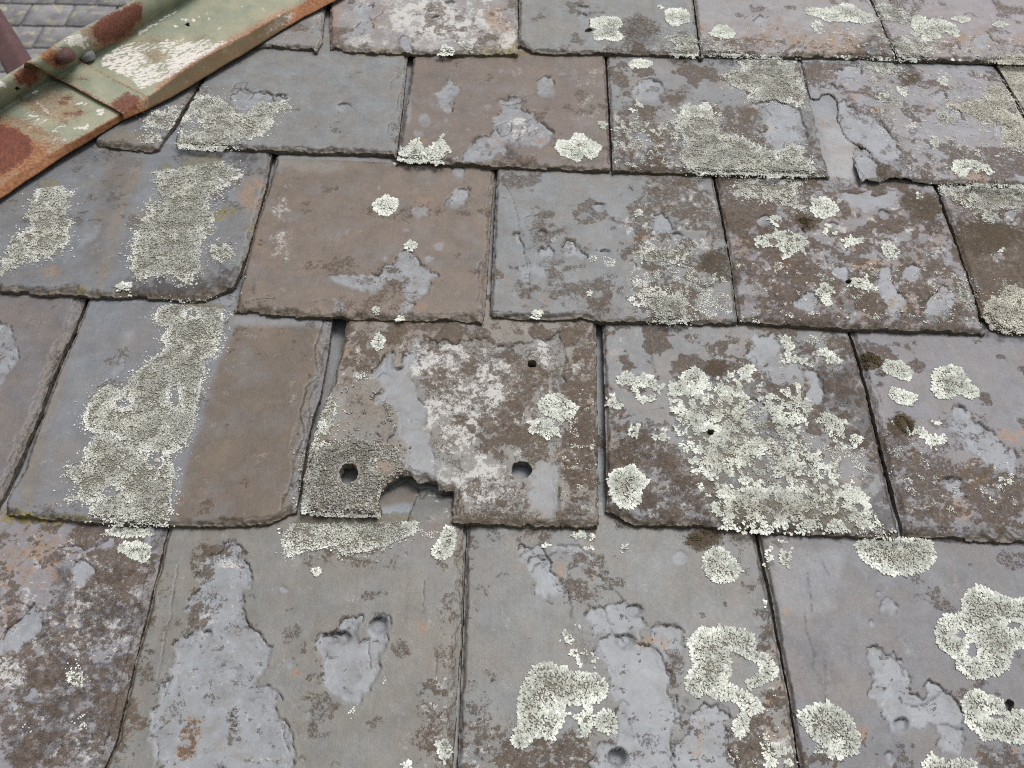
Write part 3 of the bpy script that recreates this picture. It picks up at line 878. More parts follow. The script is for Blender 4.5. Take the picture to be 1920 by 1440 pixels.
h: 158,992 18,16
Mo .7: 985,590 1010,545 1055,532 1110,550 1130,590 1110,630 1055,650 1005,630
m .85: 1055,590 72,58
m .5: 1130,660 36,26
m .5: 1115,730 22,20
Mo .6: 1170,900 1200,880 1260,895 1310,940 1290,1000 1240,1000 1200,960
m .9: 1240,945 75,62
b .6: 1475,930 32,38
Lf 1: 1115,630 1150,580 1230,590 1300,650 1270,700 1200,695 1130,660
Lf 1: 1150,770 1180,730 1240,740 1270,760 1325,790 1290,840 1220,835 1160,800
Lf 1: 1390,700 1420,630 1500,610 1570,630 1615,690 1600,720 1660,740 1675,790 1620,810 1560,780 1500,810 1430,795 1395,750
Lf .95: 1370,920 1400,900 1450,930 1440,965 1390,940
Lf .9: 1280,990 1330,955 1390,1000 1460,1010 1470,1040 1430,1090 1390,1060 1310,1010
Ls .6: 1230,1030 1290,1040 1280,1090 1230,1080
F 1.2: 1490,960 1530,840 1580,850 1640,930 1740,980 1800,1050 1850,1080 1880,1140 1850,1230 1780,1200 1700,1180 1640,1110 1560,1060 1530,1000
C 1.3: 1530,842 1580,850 1600,880
C 1.1: 1545,1040 1590,1045 1610,1090 1650,1115 1670,1105
C 1: 1670,1085 1730,1095
o .75: 1680,920 80,30
o .8: 1830,1010 80,35
o .6: 1900,1070 50,40
b .4: 1650,1000 150,80
F 1.4: 1440,1260 1500,1240 1560,1250 1590,1330 1580,1390 1520,1380 1480,1310
i 2.5: 1505,1258 36,20
o .75: 1650,1240 90,60
b .6: 1430,1180 170,90
b .65: 1400,1400 220,130
b .7: 1780,1350 190,140
o .6: 1560,1420 130,60
o .5: 1290,1110 60,50
b .5: 1240,1060 80,70
d .6: 1200,1100 60,240
d .5: 1340,1520 240,50
Lf .8: 1780,1230 1820,1200 1830,1260 1810,1290
Lf .8: 1415,1500 1450,1480 1470,1510 1440,1540
Ls .5: 1880,1490 1960,1490 1960,1510 1880,1510
C 1: 1010,650 1060,700 1100,760 1130,840
C 1: 1020,660 1050,760 1080,830
@ 0 2
o .6: 250,230 200,110
o .5: 100,620 140,90
p .6: 560,520 160,110
p .55: 330,700 140,80
p .5: 60,930 130,90
b .6: 1000,640 40,60
b .7: 1120,420 40,120
d .35: 1200,850 140,90
C 1.2: 850,120 840,280 800,420 780,520 800,600 740,720 670,930 650,1050 600,1250 560,1400
B .3: -40,90 900,120 780,700 560,1440 -40,1440
D .65: 300,300 800,300 560,1440 0,1440 100,1100
y .85: 230,38 200,14
Lf 1: 590,110 640,85 870,85 870,130 800,145 700,140 620,130
Lf 1: 650,200 680,160 780,155 840,180 855,240 800,285 720,260
Lf .8: 845,325 875,312 880,335 855,342
b .6: 640,380 160,260
b .6: 460,480 120,110
o .55: 130,340 150,110
o .5: 320,150 110,40
o .45: 60,560 120,110
b .6: 250,820 260,230
o .5: 290,850 60,60
d .6: 250,1250 250,200
d .75: 430,1130 190,110
b .7: 350,1330 250,110
b .6: 120,1100 160,120
p .55: 600,360 180,90
p .5: 520,700 200,110
p .55: 60,870 120,110
p .5: 420,1350 130,90
d .85: 790,560 60,120
D .7: 860,120 930,120 800,600 640,1220 560,1440 520,1440 620,1150 740,700 800,420
F 1.2: 420,330 480,270 505,290 480,420 440,410
F 1.6: -40,760 0,730 50,650 140,580 190,510 240,560 220,680 160,720 60,770 0,800
F .8: 340,200 420,190 600,160 640,140 560,190 430,210 380,215
T 200,204,206 1: 55,1065 165,1120 125,1165 70,1130
F .6: 140,1060 170,1000 200,980 205,1030
F .6: 500,1190 545,1165 540,1200 515,1215
C 1: 180,180 190,200 150,260 60,320
C 1: 100,760 200,720 260,690
C 1.1: 0,720 40,650 130,590 185,510
Lg .8: 380,930 440,860 500,950 460,975 400,960
Lg .5: 130,1240 150,1205 175,1230 150,1250
Lg .6: 440,1180 480,1160 480,1220 450,1220
Ls .5: 180,1380 210,1310 200,1390
Ls .6: 560,110 620,110 600,140 560,140
F 1.7: 1310,170 1330,158 1360,190 1370,260 1400,290 1370,450 1380,570 1400,640 1460,680 1480,720 1510,850 1490,900 1540,1000 1570,1160 1620,1220 1640,1380 1650,1500 870,1500 870,1340 830,1280 850,1130 880,1110 920,960 970,930 970,750 1000,720 1080,680 1110,620 1050,560 1050,490 1110,440 1130,320 1180,250 1260,200
C 1.4: 1380,570 1400,640 1460,675 1480,690
C 1.: 1380,480 1420,475 1430,490
C 1.2: 1600,1180 1590,1260 1620,1350
C 1.: 880,1300 890,1380 880,1420
C 1.1: 915,1040 945,960 970,930
b .85: 1260,230 110,50
b .8: 1150,310 50,80
b .75: 1110,560 90,100
b .6: 1060,660 50,50
b .5: 1180,480 60,60
p .6: 1290,290 60,40
p .5: 1150,620 60,60
p .4: 1080,900 50,50
d .3: 1260,900 130,120
b .7: 1060,1250 50,90
o .8: 1060,1250 60,110
b .75: 1310,1190 26,80
m .4: 1310,1190 30,80
m .35: 1310,1190 30,80
o .5: 950,1150 60,50
b .45: 970,1130 60,90
b .4: 1200,640 200,50
o .3: 1100,1400 160,40
i 4: 1168,692 25,30
i .8: 1320,910 50,36
b .55: 870,580 40,90
o .35: 870,560 40,110
b .5: 820,880 60,130
b .6: 700,1220 110,220
o .35: 740,1120 110,200
b .35: 940,450 40,240
C .8: 1000,300 960,560 930,720 900,860 880,960
Lg 1: 1590,230 1640,80 1700,20 1940,20 2300,0 2360,70 2340,130 2260,160 2120,210 2000,240 1920,250 1880,195 1850,200 1720,220 1640,275
Ls .5: 1570,150 1640,60 1640,280 1590,280
b .6: 2000,230 330,70
Lf 1: 1745,320 1790,300 1810,330 1790,365 1760,355
F .4: 1570,860 1620,820 1660,860 1620,890
o .8: 1645,895 27,24
F .5: 1715,1135 1740,1125 1745,1165 1720,1170
C .8: 1260,1380 1240,1400 1245,1440
C 1.1: 1670,1395 1690,1375 1715,1395
C .9: 1600,560 1640,550
i .6: 1595,442 20,16
C 1: 1860,1430 1880,1410 1910,1425
@ 1 2
B .5: 690,1050 1000,1200 1420,1150 1500,1500 620,1500
B .35: 440,1000 640,700 640,1440 420,1440
F 2: 0,650 20,600 70,590 120,575 120,610 90,640 90,690 100,735 150,715 160,630 210,570 280,600 285,640 260,720 210,820 220,880 170,960 110,1050 100,1080 0,1040 -70,1010 -100,940 -100,840 -140,780 -150,720 -120,680 -50,680
i 6.5: 215,640 60,58
i 5: 0,712 64,42
i 3: -60,720 50,34
C 1.3: -150,740 -130,690 -60,675 0,680 50,655
C 1.2: 155,720 160,880 110,890
C 1: 100,740 130,730
Lf 1: 510,200 570,120 580,80 640,90 650,140 640,210 600,260 550,280 515,240
Lf .8: 485,40 510,32 512,52 490,56
Ls .6: 430,100 560,110 520,150 450,140
Lf 1: 290,0 380,0 440,70 420,130 370,110 330,40
T 120,104,96 .6: 300,60 480,40 640,60 560,140 400,180
o .6: 465,640 48,40
o .4: 490,322 36,16
o .35: 310,470 24,16
o .35: 330,430 22,14
b .5: 520,1170 100,90
b .55: 500,1320 90,100
b .4: 60,270 220,60
b .4: 600,520 60,90
b .35: 580,780 60,200
C .8: 465,390 462,560
C .8: 540,780 530,900 520,960
C .9: 650,640 625,720 620,850 640,940
C .9: 620,1200 640,1280 610,1440
Ls .4: 200,930 260,920 250,1000 210,1010
Ls .35: 20,1140 100,1060 60,1180
Lf .95: 530,1350 550,1280 590,1280 605,1360 570,1395
Lf .9: 330,1420 350,1405 375,1440 380,1500 330,1500
F 1.3: 1000,190 1060,210 1160,260 1200,350 1240,400 1280,440 1200,470 1140,490 1090,420 1060,340 1010,280
C 1.3: 995,205 1010,190 1060,200 1080,215
C 1.2: 1005,250 1025,225 1060,215 1085,235
C 1.3: 1045,280 1060,255 1100,245 1120,265 1150,260
C 1.3: 1068,340 1080,300 1110,285 1140,290
C 1.1: 1100,240 1160,250 1205,225
C .8: 870,370 900,345 935,355
F .8: 1190,190 1300,185 1400,230 1450,290 1470,380 1400,300 1300,250 1200,230
o .85: 1240,320 60,50
b .6: 1310,270 60,40
b .6: 1370,400 120,150
o .4: 1380,330 100,110
C 1: 1280,440 1295,540 1290,600
C 1: 1470,430 1530,430 1590,490
C 1: 1480,540 1500,600 1515,635
b .45: 1440,540 60,80
F 1: 1380,600 1480,540 1600,500 1700,600 1740,650 1680,720 1560,690 1500,680 1430,700
F 1.5: 1450,720 1560,690 1640,720 1700,740 1780,780 1830,860 1840,960 1890,1080 1910,1220 1870,1200 1850,1260 1880,1440 1900,1520 1420,1500 1430,1320 1530,1300 1520,1200 1560,1100 1500,1000 1490,850
i 3: 1645,562 52,40
i 3.6: 1595,730 62,45
C 1.2: 1740,655 1780,620 1830,640 1880,630 1920,655
C 1.1: 1500,650 1540,700
F 1: 1740,670 1800,640 1920,660 1930,760 1830,790 1760,750
o .7: 1720,722 50,22
o .65: 1810,760 30,80
b .6: 1870,900 40,110
b .7: 1905,1080 36,130
F .5: 1690,760 1760,760 1830,900 1840,980 1780,1010 1710,900
b .4: 1740,1280 110,60
b .35: 1620,1400 140,50
C .9: 1540,1110 1555,1200 1550,1290
C .9: 1590,1120 1620,1170 1625,1220
C 1: 1565,1070 1590,1055 1610,1080
C .9: 1660,1260 1690,1320 1700,1270
i 9: 1555,1385 58,62
Lf 1: 1080,870 1130,840 1200,850 1290,890 1370,900 1440,910 1505,990 1490,1040 1440,1080 1400,1070 1430,1170 1400,1250 1350,1280 1330,1180 1280,1130 1200,1290 1110,1270 1000,1340 950,1290 990,1180 980,1060 1040,930
Lf .28: 1200,680 1300,620 1440,680 1490,820 1440,890 1350,860 1270,780
Lf 1: 1430,1150 1480,1100 1530,1120 1565,1190 1530,1250 1470,1250 1435,1210
X: 1310,1110 60,26
b .7: 1150,1340 330,110
o .7: 735,1250 46,34
o .5: 1200,1370 120,60
o .35: 1000,1420 240,50
b .5: 760,1080 100,140
b .55: 850,1300 180,90
b .5: 730,280 40,120
b .55: 1000,120 200,40
o .3: 1000,150 180,40
Lf .85: 1265,130 1310,110 1340,140 1300,150
Lf .8: 1350,130 1440,120 1430,170 1370,160
Lf .8: 1130,195 1165,185 1160,215
Lf .85: 1575,200 1610,190 1615,215 1590,230
Lf .6: 1385,205 1410,200 1410,220
i .6: 1900,260 40,36
F .4: -60,-260 30,-280 50,-160 -20,-120
@ 2 2
B .5: 280,1180 560,900 660,1300 900,1420 660,1480 280,1480
B .45: 1600,1300 1930,1280 1930,1450 1650,1450
Ls .17: 280,1150 560,1000 640,1440 260,1440
m .85: 110,150 90,60
Mo .5: 30,150 110,100 180,140 110,200
b .5: 300,120 120,60
Lf 1: 110,270 150,210 200,200 260,230 310,280 335,340 300,390 240,415 180,405 130,360 105,310
Lf 1: 20,740 60,670 110,645 160,670 200,640 260,650 330,660 400,690 425,740 410,780 470,800 500,830 540,890 510,940 450,980 370,1000 350,960 430,890 410,850 330,810 260,770 270,850 280,910 240,950 270,960 310,990 370,1010 440,1070 460,1120 380,1140 370,1200 320,1280 270,1240 290,1170 330,1120 280,1080 210,1060 130,1030 60,1040 0,990 20,900 60,860 30,800
F 1.2: 40,1130 120,1070 200,1080 260,1140 270,1240 250,1330 270,1500 0,1500 0,1270
C 1: 40,1140 100,1130 140,1100 200,1080 250,1110 270,1160
o .75: 90,1310 22,90
b .75: 80,1390 26,60
b .6: 400,1300 170,140
b .8: 330,1390 80,80
o .8: 525,1020 58,75
o .5: 470,1230 90,80
o .7: 570,1270 30,60
b .8: 480,720 50,130
o .45: 500,760 50,60
b .7: 455,600 40,50
b .45: 350,300 60,80
D .5: 0,1020 60,1060 30,1200 -20,1240
Lf .8: 440,1320 480,1300 570,1310 640,1400 600,1420 540,1380 500,1440 470,1430
Lf .7: 440,140 470,130 460,170 500,200 510,310 470,330 460,250
Lf .75: 480,160 540,150 580,200 605,250 570,310 540,260 560,220
Lf .8: 450,530 470,510 480,550
Lf 1: 960,190 1000,150 1240,145 1400,150 1425,220 1410,290 1350,340 1270,365 1180,360 1080,320 1000,270
Lf 1: 1410,700 1430,610 1480,575 1570,570 1565,500 1600,440 1660,415 1720,430 1790,470 1860,490 1920,480 2000,480 2050,600 2000,720 1920,770 1870,790 1840,830 1830,890 1730,930 1680,945 1600,930 1540,890 1530,820 1480,800 1430,760
X: 1625,780 26,44
X: 1565,690 34,20
X: 1860,640 40,20
Lf 1: 650,1130 690,1090 760,1080 850,1080 910,1120 960,1180 1005,1270 980,1360 900,1400 830,1390 780,1350 770,1310 700,1250 660,1190
Lf .9: 745,1350 790,1310 830,1370 800,1380
X: 800,1340 24,16
Lf 1: 1570,1080 1610,1000 1650,1000 1740,1030 1820,1060 1870,1110 1920,1120 2000,1150 2030,1250 1920,1300 1830,1300 1770,1270 1700,1290 1650,1250 1590,1180
X: 1770,1150 40,14
h: 1840,1088 27,32
Lf 1: 1340,1410 1400,1350 1440,1380 1490,1410 1560,1380 1650,1400 1650,1500 1340,1500
F 1.6: 1040,760 1100,770 1180,790 1240,840 1270,900 1270,980 1320,1030 1370,1050 1360,980 1380,945 1440,970 1480,1020 1550,1070 1580,1150 1590,1280 1570,1350 1520,1360 1440,1320 1430,1220 1380,1180 1340,1220 1280,1230 1190,1240 1160,1200 1120,1130 1050,1050 1045,1010 1080,940 1060,870
C 1.3: 1220,1040 1240,1075 1300,1090 1370,1085 1420,1050 1470,1010
C 1: 1120,800 1160,810 1220,850 1250,920
C 1: 1380,1180 1420,1200 1500,1190 1550,1230 1580,1310
i 3.2: 1235,1200 46,44
i 1.5: 1165,1390 30,36
F .6: 1120,520 1170,490 1215,530 1200,570 1110,570
C 1.: 1115,520 1160,515 1170,488 1215,530
C .8: 705,345 720,460 732,570
C .8: 680,570 705,700 740,800 730,880 780,950
C .8: 785,290 800,330 820,360
C .8: 800,800 805,950 800,1060
C .8: 690,240 740,280
T 108,106,112 .6: 590,720 800,720 860,880 920,960 820,950 780,1060 740,960 640,860
D .3: 700,900 820,880 960,1000 1000,1100 880,1080 760,1060
T 152,154,160 .6: 470,200 900,220 860,520 700,620 560,560
o .8: 575,575 18,40
o .5: 650,1050 70,50
o .7: 1020,1235 40,50
b .4: 1000,1300 90,60
o .35: 680,1260 100,100
o .9: 1860,1352 18,18
b .6: 1800,1390 190,110
o .45: 1740,1350 130,80
b .5: 60,1200 50,60
i .7: 1105,455 14,14
i 1: 1068,630 18,18
b .3: 980,160 420,20
d .5: 260,120 240,30
"""

SHAPES = []
def jag(P, seed, amp=.17, iters=3):
    """break the edges of a traced flake into angular steps"""
    rg = np.random.default_rng(seed); P = [np.array(p) for p in P]
    for it in range(iters):
        Q = []
        for i, a in enumerate(P):
            b = P[(i + 1) % len(P)]; e = b - a; L = np.hypot(*e); Q.append(a)
            if L > 5: Q.append(a + e * rg.uniform(.35, .65) + np.array([-e[1], e[0]]) * rg.normal(0, amp))
        P = Q
    return [tuple(p) for p in P]
def parse_trace():
    ox = oy = 0.0
    for line in TRACE.strip().splitlines():
        line = line.strip()
        if line.startswith('@'):
            _, a, b = line.split(); ox, oy = 640.0 * int(a), 480.0 * int(b); continue
        head, body = line.split(':'); h = head.split()
        kind = h[0]; val = float(h[-1]) if len(h) > 1 else 1.0
        raw = pts(body)
        s = dict(kind=kind, val=val)
        if kind == 'T': s['rgb'] = srgb(*[float(c) for c in h[1].split(',')]) * K
        if kind in 'bodpmfyihnX' and kind not in ('H',):
            (cx, cy), (rx, ry) = raw
            s['c'] = (ox + cx / 3, oy + cy / 3); s['r'] = (rx / 3, ry / 3)
            x, y = s['c']; s['bb'] = (x - s['r'][0], y - s['r'][1], x + s['r'][0], y + s['r'][1])
        else:
            P = [(ox + x / 3, oy + y / 3) for x, y in raw]
            if kind in 'FR': P = jag(P, len(SHAPES))
            s['P'] = P
            xs = [p[0] for p in P]; ys = [p[1] for p in P]; s['bb'] = (min(xs), min(ys), max(xs), max(ys))
        SHAPES.append(s)
parse_trace()
EXCL = [s for s in SHAPES if s['kind'] in ('X', 'h', 'H')]
def ell_sd(px, py, s):
    """signed distance to an ellipse, in picture points, near enough"""
    (cx, cy), (rx, ry) = s['c'], s['r']
    q = np.sqrt(((px - cx) / rx) ** 2 + ((py - cy) / ry) ** 2)
    return (q - 1) * min(rx, ry)

# where the hip cuts the roof
HIP = unproj([-200.0, 400.0], [305.0, -40.0], 0.0)[:, :2]
_hd = HIP[1] - HIP[0]; _hn = np.array([-_hd[1], _hd[0]]); _hn /= np.linalg.norm(_hn)
def hip_sd(u, v): return (u - HIP[0][0]) * _hn[0] + (v - HIP[0][1]) * _hn[1]       # > 0 beyond the hip

# bottom lines and exposure
rows = {}
for k, s in SL.items():
    if s.get('coarse'): continue
    b = unproj(*np.array(s['B']).T)[:, :2]; rows.setdefault(s['row'], []).append(b[:, 1].mean())
    s['vb'] = b[:, 1].mean()
rv = {r: float(np.mean(v)) for r, v in rows.items()}
E = (rv[0] - rv[3]) / 3.0
for k, s in SL.items():
    if 'vb' not in s: s['vb'] = rv[s['row']]
SLOPE = -T / E
print('exposure', E, rv, 'camera height', CAM)

def plane_z(s, v): return T + SLOPE * (v - s['vb'])
for k, s in SL.items():
    q = lambda P: unproj(*np.array(P).T, h=T, slope=SLOPE, v0=s['vb'])[:, :2]
    L = q(s['L']); R = q(s['R']); B = unproj(*np.array(s['B']).T)[:, :2]
    top = s['vb'] + s.get('ext', 2.1) * E
    L = np.vstack([[L[0][0], max(top, L[0][1] + .01)], L]); R = np.vstack([R, [R[-1][0], max(top, R[-1][1] + .01)]])
    s['Lu'], s['Bu'], s['Ru'] = L, B, R
    s['poly_px'] = s['L'] + s['B'] + s['R']
def extra(key, row, u0, u1, vb, tone, **o):
    s = dict(row=row, tone=tone, vb=vb, coarse=1, **o); top = vb + 2.1 * E
    j = lambda: 0.003 * math.sin(len(SL) * 7.3)
    s['Lu'] = np.array([[u0, top], [u0, vb]]); s['Bu'] = np.array([[u0 + .002, vb], [(u0 + u1) / 2, vb + j()], [u1 - .002, vb]]); s['Ru'] = np.array([[u1, vb], [u1, top]])
    s['poly_px'] = None; SL[key] = s
rng0 = np.random.default_rng(5)
def spans(row): return [(s['Bu'][:, 0].min(), s['Bu'][:, 0].max()) for k, s in SL.items() if s['row'] == row and s['poly_px']]
for i, (a, b) in enumerate(spans(3)): extra('5%d' % i, 5, a, b, rv[3] - 2 * E, tuple(rng0.uniform(128, 150, 3)), brown=.2)
for i, (a, b) in enumerate(spans(1)[1:]): extra('up%d' % i, -1, a, b, rv[1] + 2 * E, tuple(rng0.uniform(135, 158, 3)), brown=.2)

roof = bpy.data.objects.new('slate_roof', None); COL.objects.link(roof)
roof.matrix_world = Matrix([list(R2W[i]) + [float(ROOF_O[i])] for i in range(3)] + [[0, 0, 0, 1]])
tag(roof, 'near pitched roof of weathered grey slates crusted with pale lichen', 'roof')

def warp(px, py, seed=3):
    wx = px + (fbm(px / 26, py / 20, seed, 2) - .5) * 13 + (fbm(px / 6, py / 5, seed + 5, 2) - .5) * 5.5
    wy = py + (fbm(px / 26, py / 20, seed + 9, 2) - .5) * 11 + (fbm(px / 6, py / 5, seed + 14, 2) - .5) * 5.0
    return wx, wy

def sub(bb, px, py, m):
    return np.nonzero((px > bb[0] - m) & (px < bb[2] + m) & (py > bb[1] - m) & (py < bb[3] + m))[0]

def build_slate(key):
    s = SL[key]; sd_i = sum(ord(c) * (i + 3) for i, c in enumerate(key)); rng = np.random.default_rng(sd_i)
    coarse = s.get('coarse', 0); vb = s['vb']
    poly = np.vstack([s['Lu'], s['Bu'], s['Ru']])
    u0, v0 = poly.min(0) - .004; u1, v1 = poly.max(0) + .004
    uc, vc = (u0 + u1) / 2, vb + E / 2
    if s['poly_px']:
        xs = [min(max(p[0], 0), 1920) for p in s['poly_px']]; ys = [min(max(p[1], 0), 1440) for p in s['poly_px']]
        cc = unproj((min(xs) + max(xs)) / 2, (min(ys) + max(ys)) / 2); zc = ((cc - CAM) @ R2C.T)[2]
    else: zc = 1.0
    cell = zc / F_PX * 1.875 * (1.10 if not coarse else 8.0)
    def lines(a, b, fa, fb, st, mul):
        out = [a]; x = a
        while x < b:
            x += st if fa <= x <= fb else st * mul
            if out[-1] < fa < x: x = fa
            out.append(x)
        return np.array(out)
    vf = vb + (1.06 if key != '4b' else 1.25) * E
    fu0, fu1, fv0 = -9, 9, -9
    if s['poly_px']:
        a = unproj([-25, -25, 1945, 1945], [0, 1440, 0, 1440]); fv0 = unproj(960, 1460)[1] - .01
        yy = [p[1] for p in s['poly_px']]; ylo, yhi = max(min(yy), 0), min(max(yy), 1440)
        b = unproj([-25, -25, 1945, 1945], [ylo, yhi, ylo, yhi]); fu0 = b[:2, 0].min() - .01; fu1 = b[2:, 0].max() + .01
        vf = min(vf, max(unproj(960, -15)[1], vb + .02))
    gu = lines(u0, u1, fu0, fu1, cell, 8); gv = lines(v0, v1, fv0, vf, cell * 1.15, 8)
    U, V = np.meshgrid(gu, gv, indexing='ij')
    Z = plane_z(s, V); PX, PY = proj(np.stack([U, V, Z], -1))
    # ---- outline with ragged, chipped edges (millimetres; negative inside)
    um, vm = U * 1000, V * 1000
    sd = sdf_poly(um, vm, [tuple(p) for p in poly * 1000])
    dB = seg_dist(um, vm, [tuple(p) for p in s['Bu'] * 1000]); dL = seg_dist(um, vm, [tuple(p) for p in s['Lu'] * 1000]); dR = seg_dist(um, vm, [tuple(p) for p in s['Ru'] * 1000])
    n1 = fbm(um / 9, vm / 9, sd_i, 3) - .5; n2 = fbm(um / 2.6, vm / 2.6, sd_i + 7, 2) - .5
    ed = s.get('ed', .9)
    bw = np.exp(-dB / 9.0)
    if not coarse: sd = sd + n1 * (1.5 + 2.4 * ed * bw) + n2 * (.7 + .9 * bw * s.get('rag', 1) ** 2) * (1 + .4 * (s.get('rag', 1) - 1)) + 2.6 * ed * bw * sstep(.68, .74, vnoise(um / 17, vm / 40, sd_i + 2))
    sd = np.maximum(sd - (0 if coarse else .55), hip_sd(U, V) * 1000)
    pxmm = 1.0 / (cell / 1.875 * 1000) if not coarse else 1.8        # picture points per mm
    hole_d = np.full(U.shape, 99.0)
    if s['poly_px']:
        mine = [h for h in SHAPES if h['kind'] in ('h', 'H')]
        for h in mine:
            c = h['c'] if 'c' in h else (np.mean([p[0] for p in h['P']]), np.mean([p[1] for p in h['P']]))
            if owner_of(c[0], c[1]) != key: continue
            idx = (PX > h['bb'][0] - 15) & (PX < h['bb'][2] + 15) & (PY > h['bb'][1] - 15) & (PY < h['bb'][3] + 15)
            if not idx.any(): continue
            d = (sdf_poly(PX[idx], PY[idx], h['P']) if 'P' in h else ell_sd(PX[idx], PY[idx], h)) / pxmm + n2[idx] * 2.2 + n1[idx] * 1.6
            sd[idx] = np.maximum(sd[idx], -d); hole_d[idx] = np.minimum(hole_d[idx], d)
    fc = (sd[:-1, :-1] + sd[1:, :-1] + sd[:-1, 1:] + sd[1:, 1:]) / 4
    keep = fc < 0
    if not keep.any(): return None
    # ---- snap the cut onto the outline
    gx = np.gradient(sd, gu * 1000, axis=0); gy = np.gradient(sd, gv * 1000, axis=1); g2 = gx * gx + gy * gy + 1e-3
    kp = np.zeros((len(gu) + 1, len(gv) + 1), bool); kp[1:-1, 1:-1] = keep
    anyk = kp[:-1, :-1] | kp[1:, :-1] | kp[:-1, 1:] | kp[1:, 1:]; allk = kp[:-1, :-1] & kp[1:, :-1] & kp[:-1, 1:] & kp[1:, 1:]
    bnd = anyk & ~allk
    mv = np.where(bnd, np.clip(sd, -2.5, 2.5), 0)
    lim = cell * 1000 * 1.3
    U = U - np.clip(mv * gx / g2, -lim, lim) / 1000; V = V - np.clip(mv * gy / g2, -lim, lim) / 1000
    gl = np.sqrt(g2); ngx, ngy = gx / gl, gy / gl
    ids = -np.ones(U.shape, np.int64); ids[anyk] = np.arange(anyk.sum())
    u = U[anyk]; v = V[anyk]; px, py = proj(np.stack([u, v, plane_z(s, v)], -1)); n = len(u)
    um, vm = u * 1000, v * 1000; t = (v - vb) / E
    dB, dL, dR, hd = dB[anyk], dL[anyk], dR[anyk], hole_d[anyk]
    # ---- height above the plane of the slate (metres)
    h = (fbm(u * 9, v * 9, sd_i + 21, 2) - .5) * .0016 + (fbm(um / 28, vm / 28, sd_i + 23, 3) - .5) * .0004
    h += (fbm(um / 5, vm / 5, sd_i + 24, 3) - .5) * .00012
    crack = np.zeros(n); yel = np.zeros(n); m1 = np.zeros((n, 4)); m2 = np.zeros((n, 4)); tone = np.tile(srgb(*s['tone']) * K, (n, 1))
    tone *= (0.93 + .14 * fbm(um / 60, vm / 60, sd_i + 31, 3))[:, None]
    vis = t < 1.5
    if s['poly_px']:
        for k2, s2 in SL.items():
            if s2['row'] in (s['row'] - 1, s['row'] - 2) and s2['poly_px']:
                P2 = s2['poly_px']; bb = (min(p[0] for p in P2), min(p[1] for p in P2), max(p[0] for p in P2), max(p[1] for p in P2))
                ix = sub(bb, px, py, 12)
                if not len(ix): continue
                vis[ix] &= sdf_poly(px[ix], py[ix], P2) > -1.5
                d = seg_dist(px[ix], py[ix], s2['B'])
                w = np.exp(-d / 5.0) * (.25 + .5 * fbm(um[ix] / 30, vm[ix] / 12, sd_i + 3, 2))
                m1[ix, 1] = np.maximum(m1[ix, 1], w)          # dirt washed out below an edge
        gl_, gr_ = np.full(n, 99.0), np.full(n, 99.0)           # grime that also paints gap shade into the narrow joints above
        ux = np.nonzero(~vis)[0]
        for k2, s2 in SL.items():
            if s2['row'] == s['row'] - 1 and s2['poly_px'] and len(ux):
                gl_[ux] = np.minimum(gl_[ux], seg_dist(px[ux], py[ux], s2['L'])); gr_[ux] = np.minimum(gr_[ux], seg_dist(px[ux], py[ux], s2['R']))
        m2[:, 0] = np.maximum(m2[:, 0], .8 * (1 - sstep(17, 28, gl_ + gr_)))
        h -= s.get('sink', .005) * sstep(1.03, 1.2, t)
    un = ~vis
    # ---- general growth
    gb = s.get('brown', .1)
    old_un = un; un = un | (t > 1.04)
    cl = fbm(um / 34, vm / 34, sd_i + 41, 4, .6)
    m1[:, 1] = np.maximum(m1[:, 1], np.where(un, .02, (.5 + gb) * sstep(.655 - .42 * gb, .755 - .42 * gb, cl)))
    m1[:, 1] = np.maximum(m1[:, 1], np.where(un, 0, .4 * np.exp(-dB / 11.0) * sstep(.3, .75, fbm(um / 22, vm / 22, sd_i + 43, 3))))
    m1[:, 2] = np.where(un, 0, gb * 1.15 * sstep(.56, .70, fbm(um / 13, vm / 13, sd_i + 45, 3)))
    m1[:, 3] = np.where(un, 0, (s.get('pale', .05 + gb * .35)) * 1.3 * sstep(.35, .75, fbm(um / 40, vm / 40, sd_i + 47, 4)))
    m2[:, 0] = np.where(un, 0, gb * .5 * sstep(.5, .8, fbm(um / 45, vm / 30, sd_i + 49, 3)))
    tone[un] = tone[un] * .35 + srgb(158, 164, 172) * K * .65
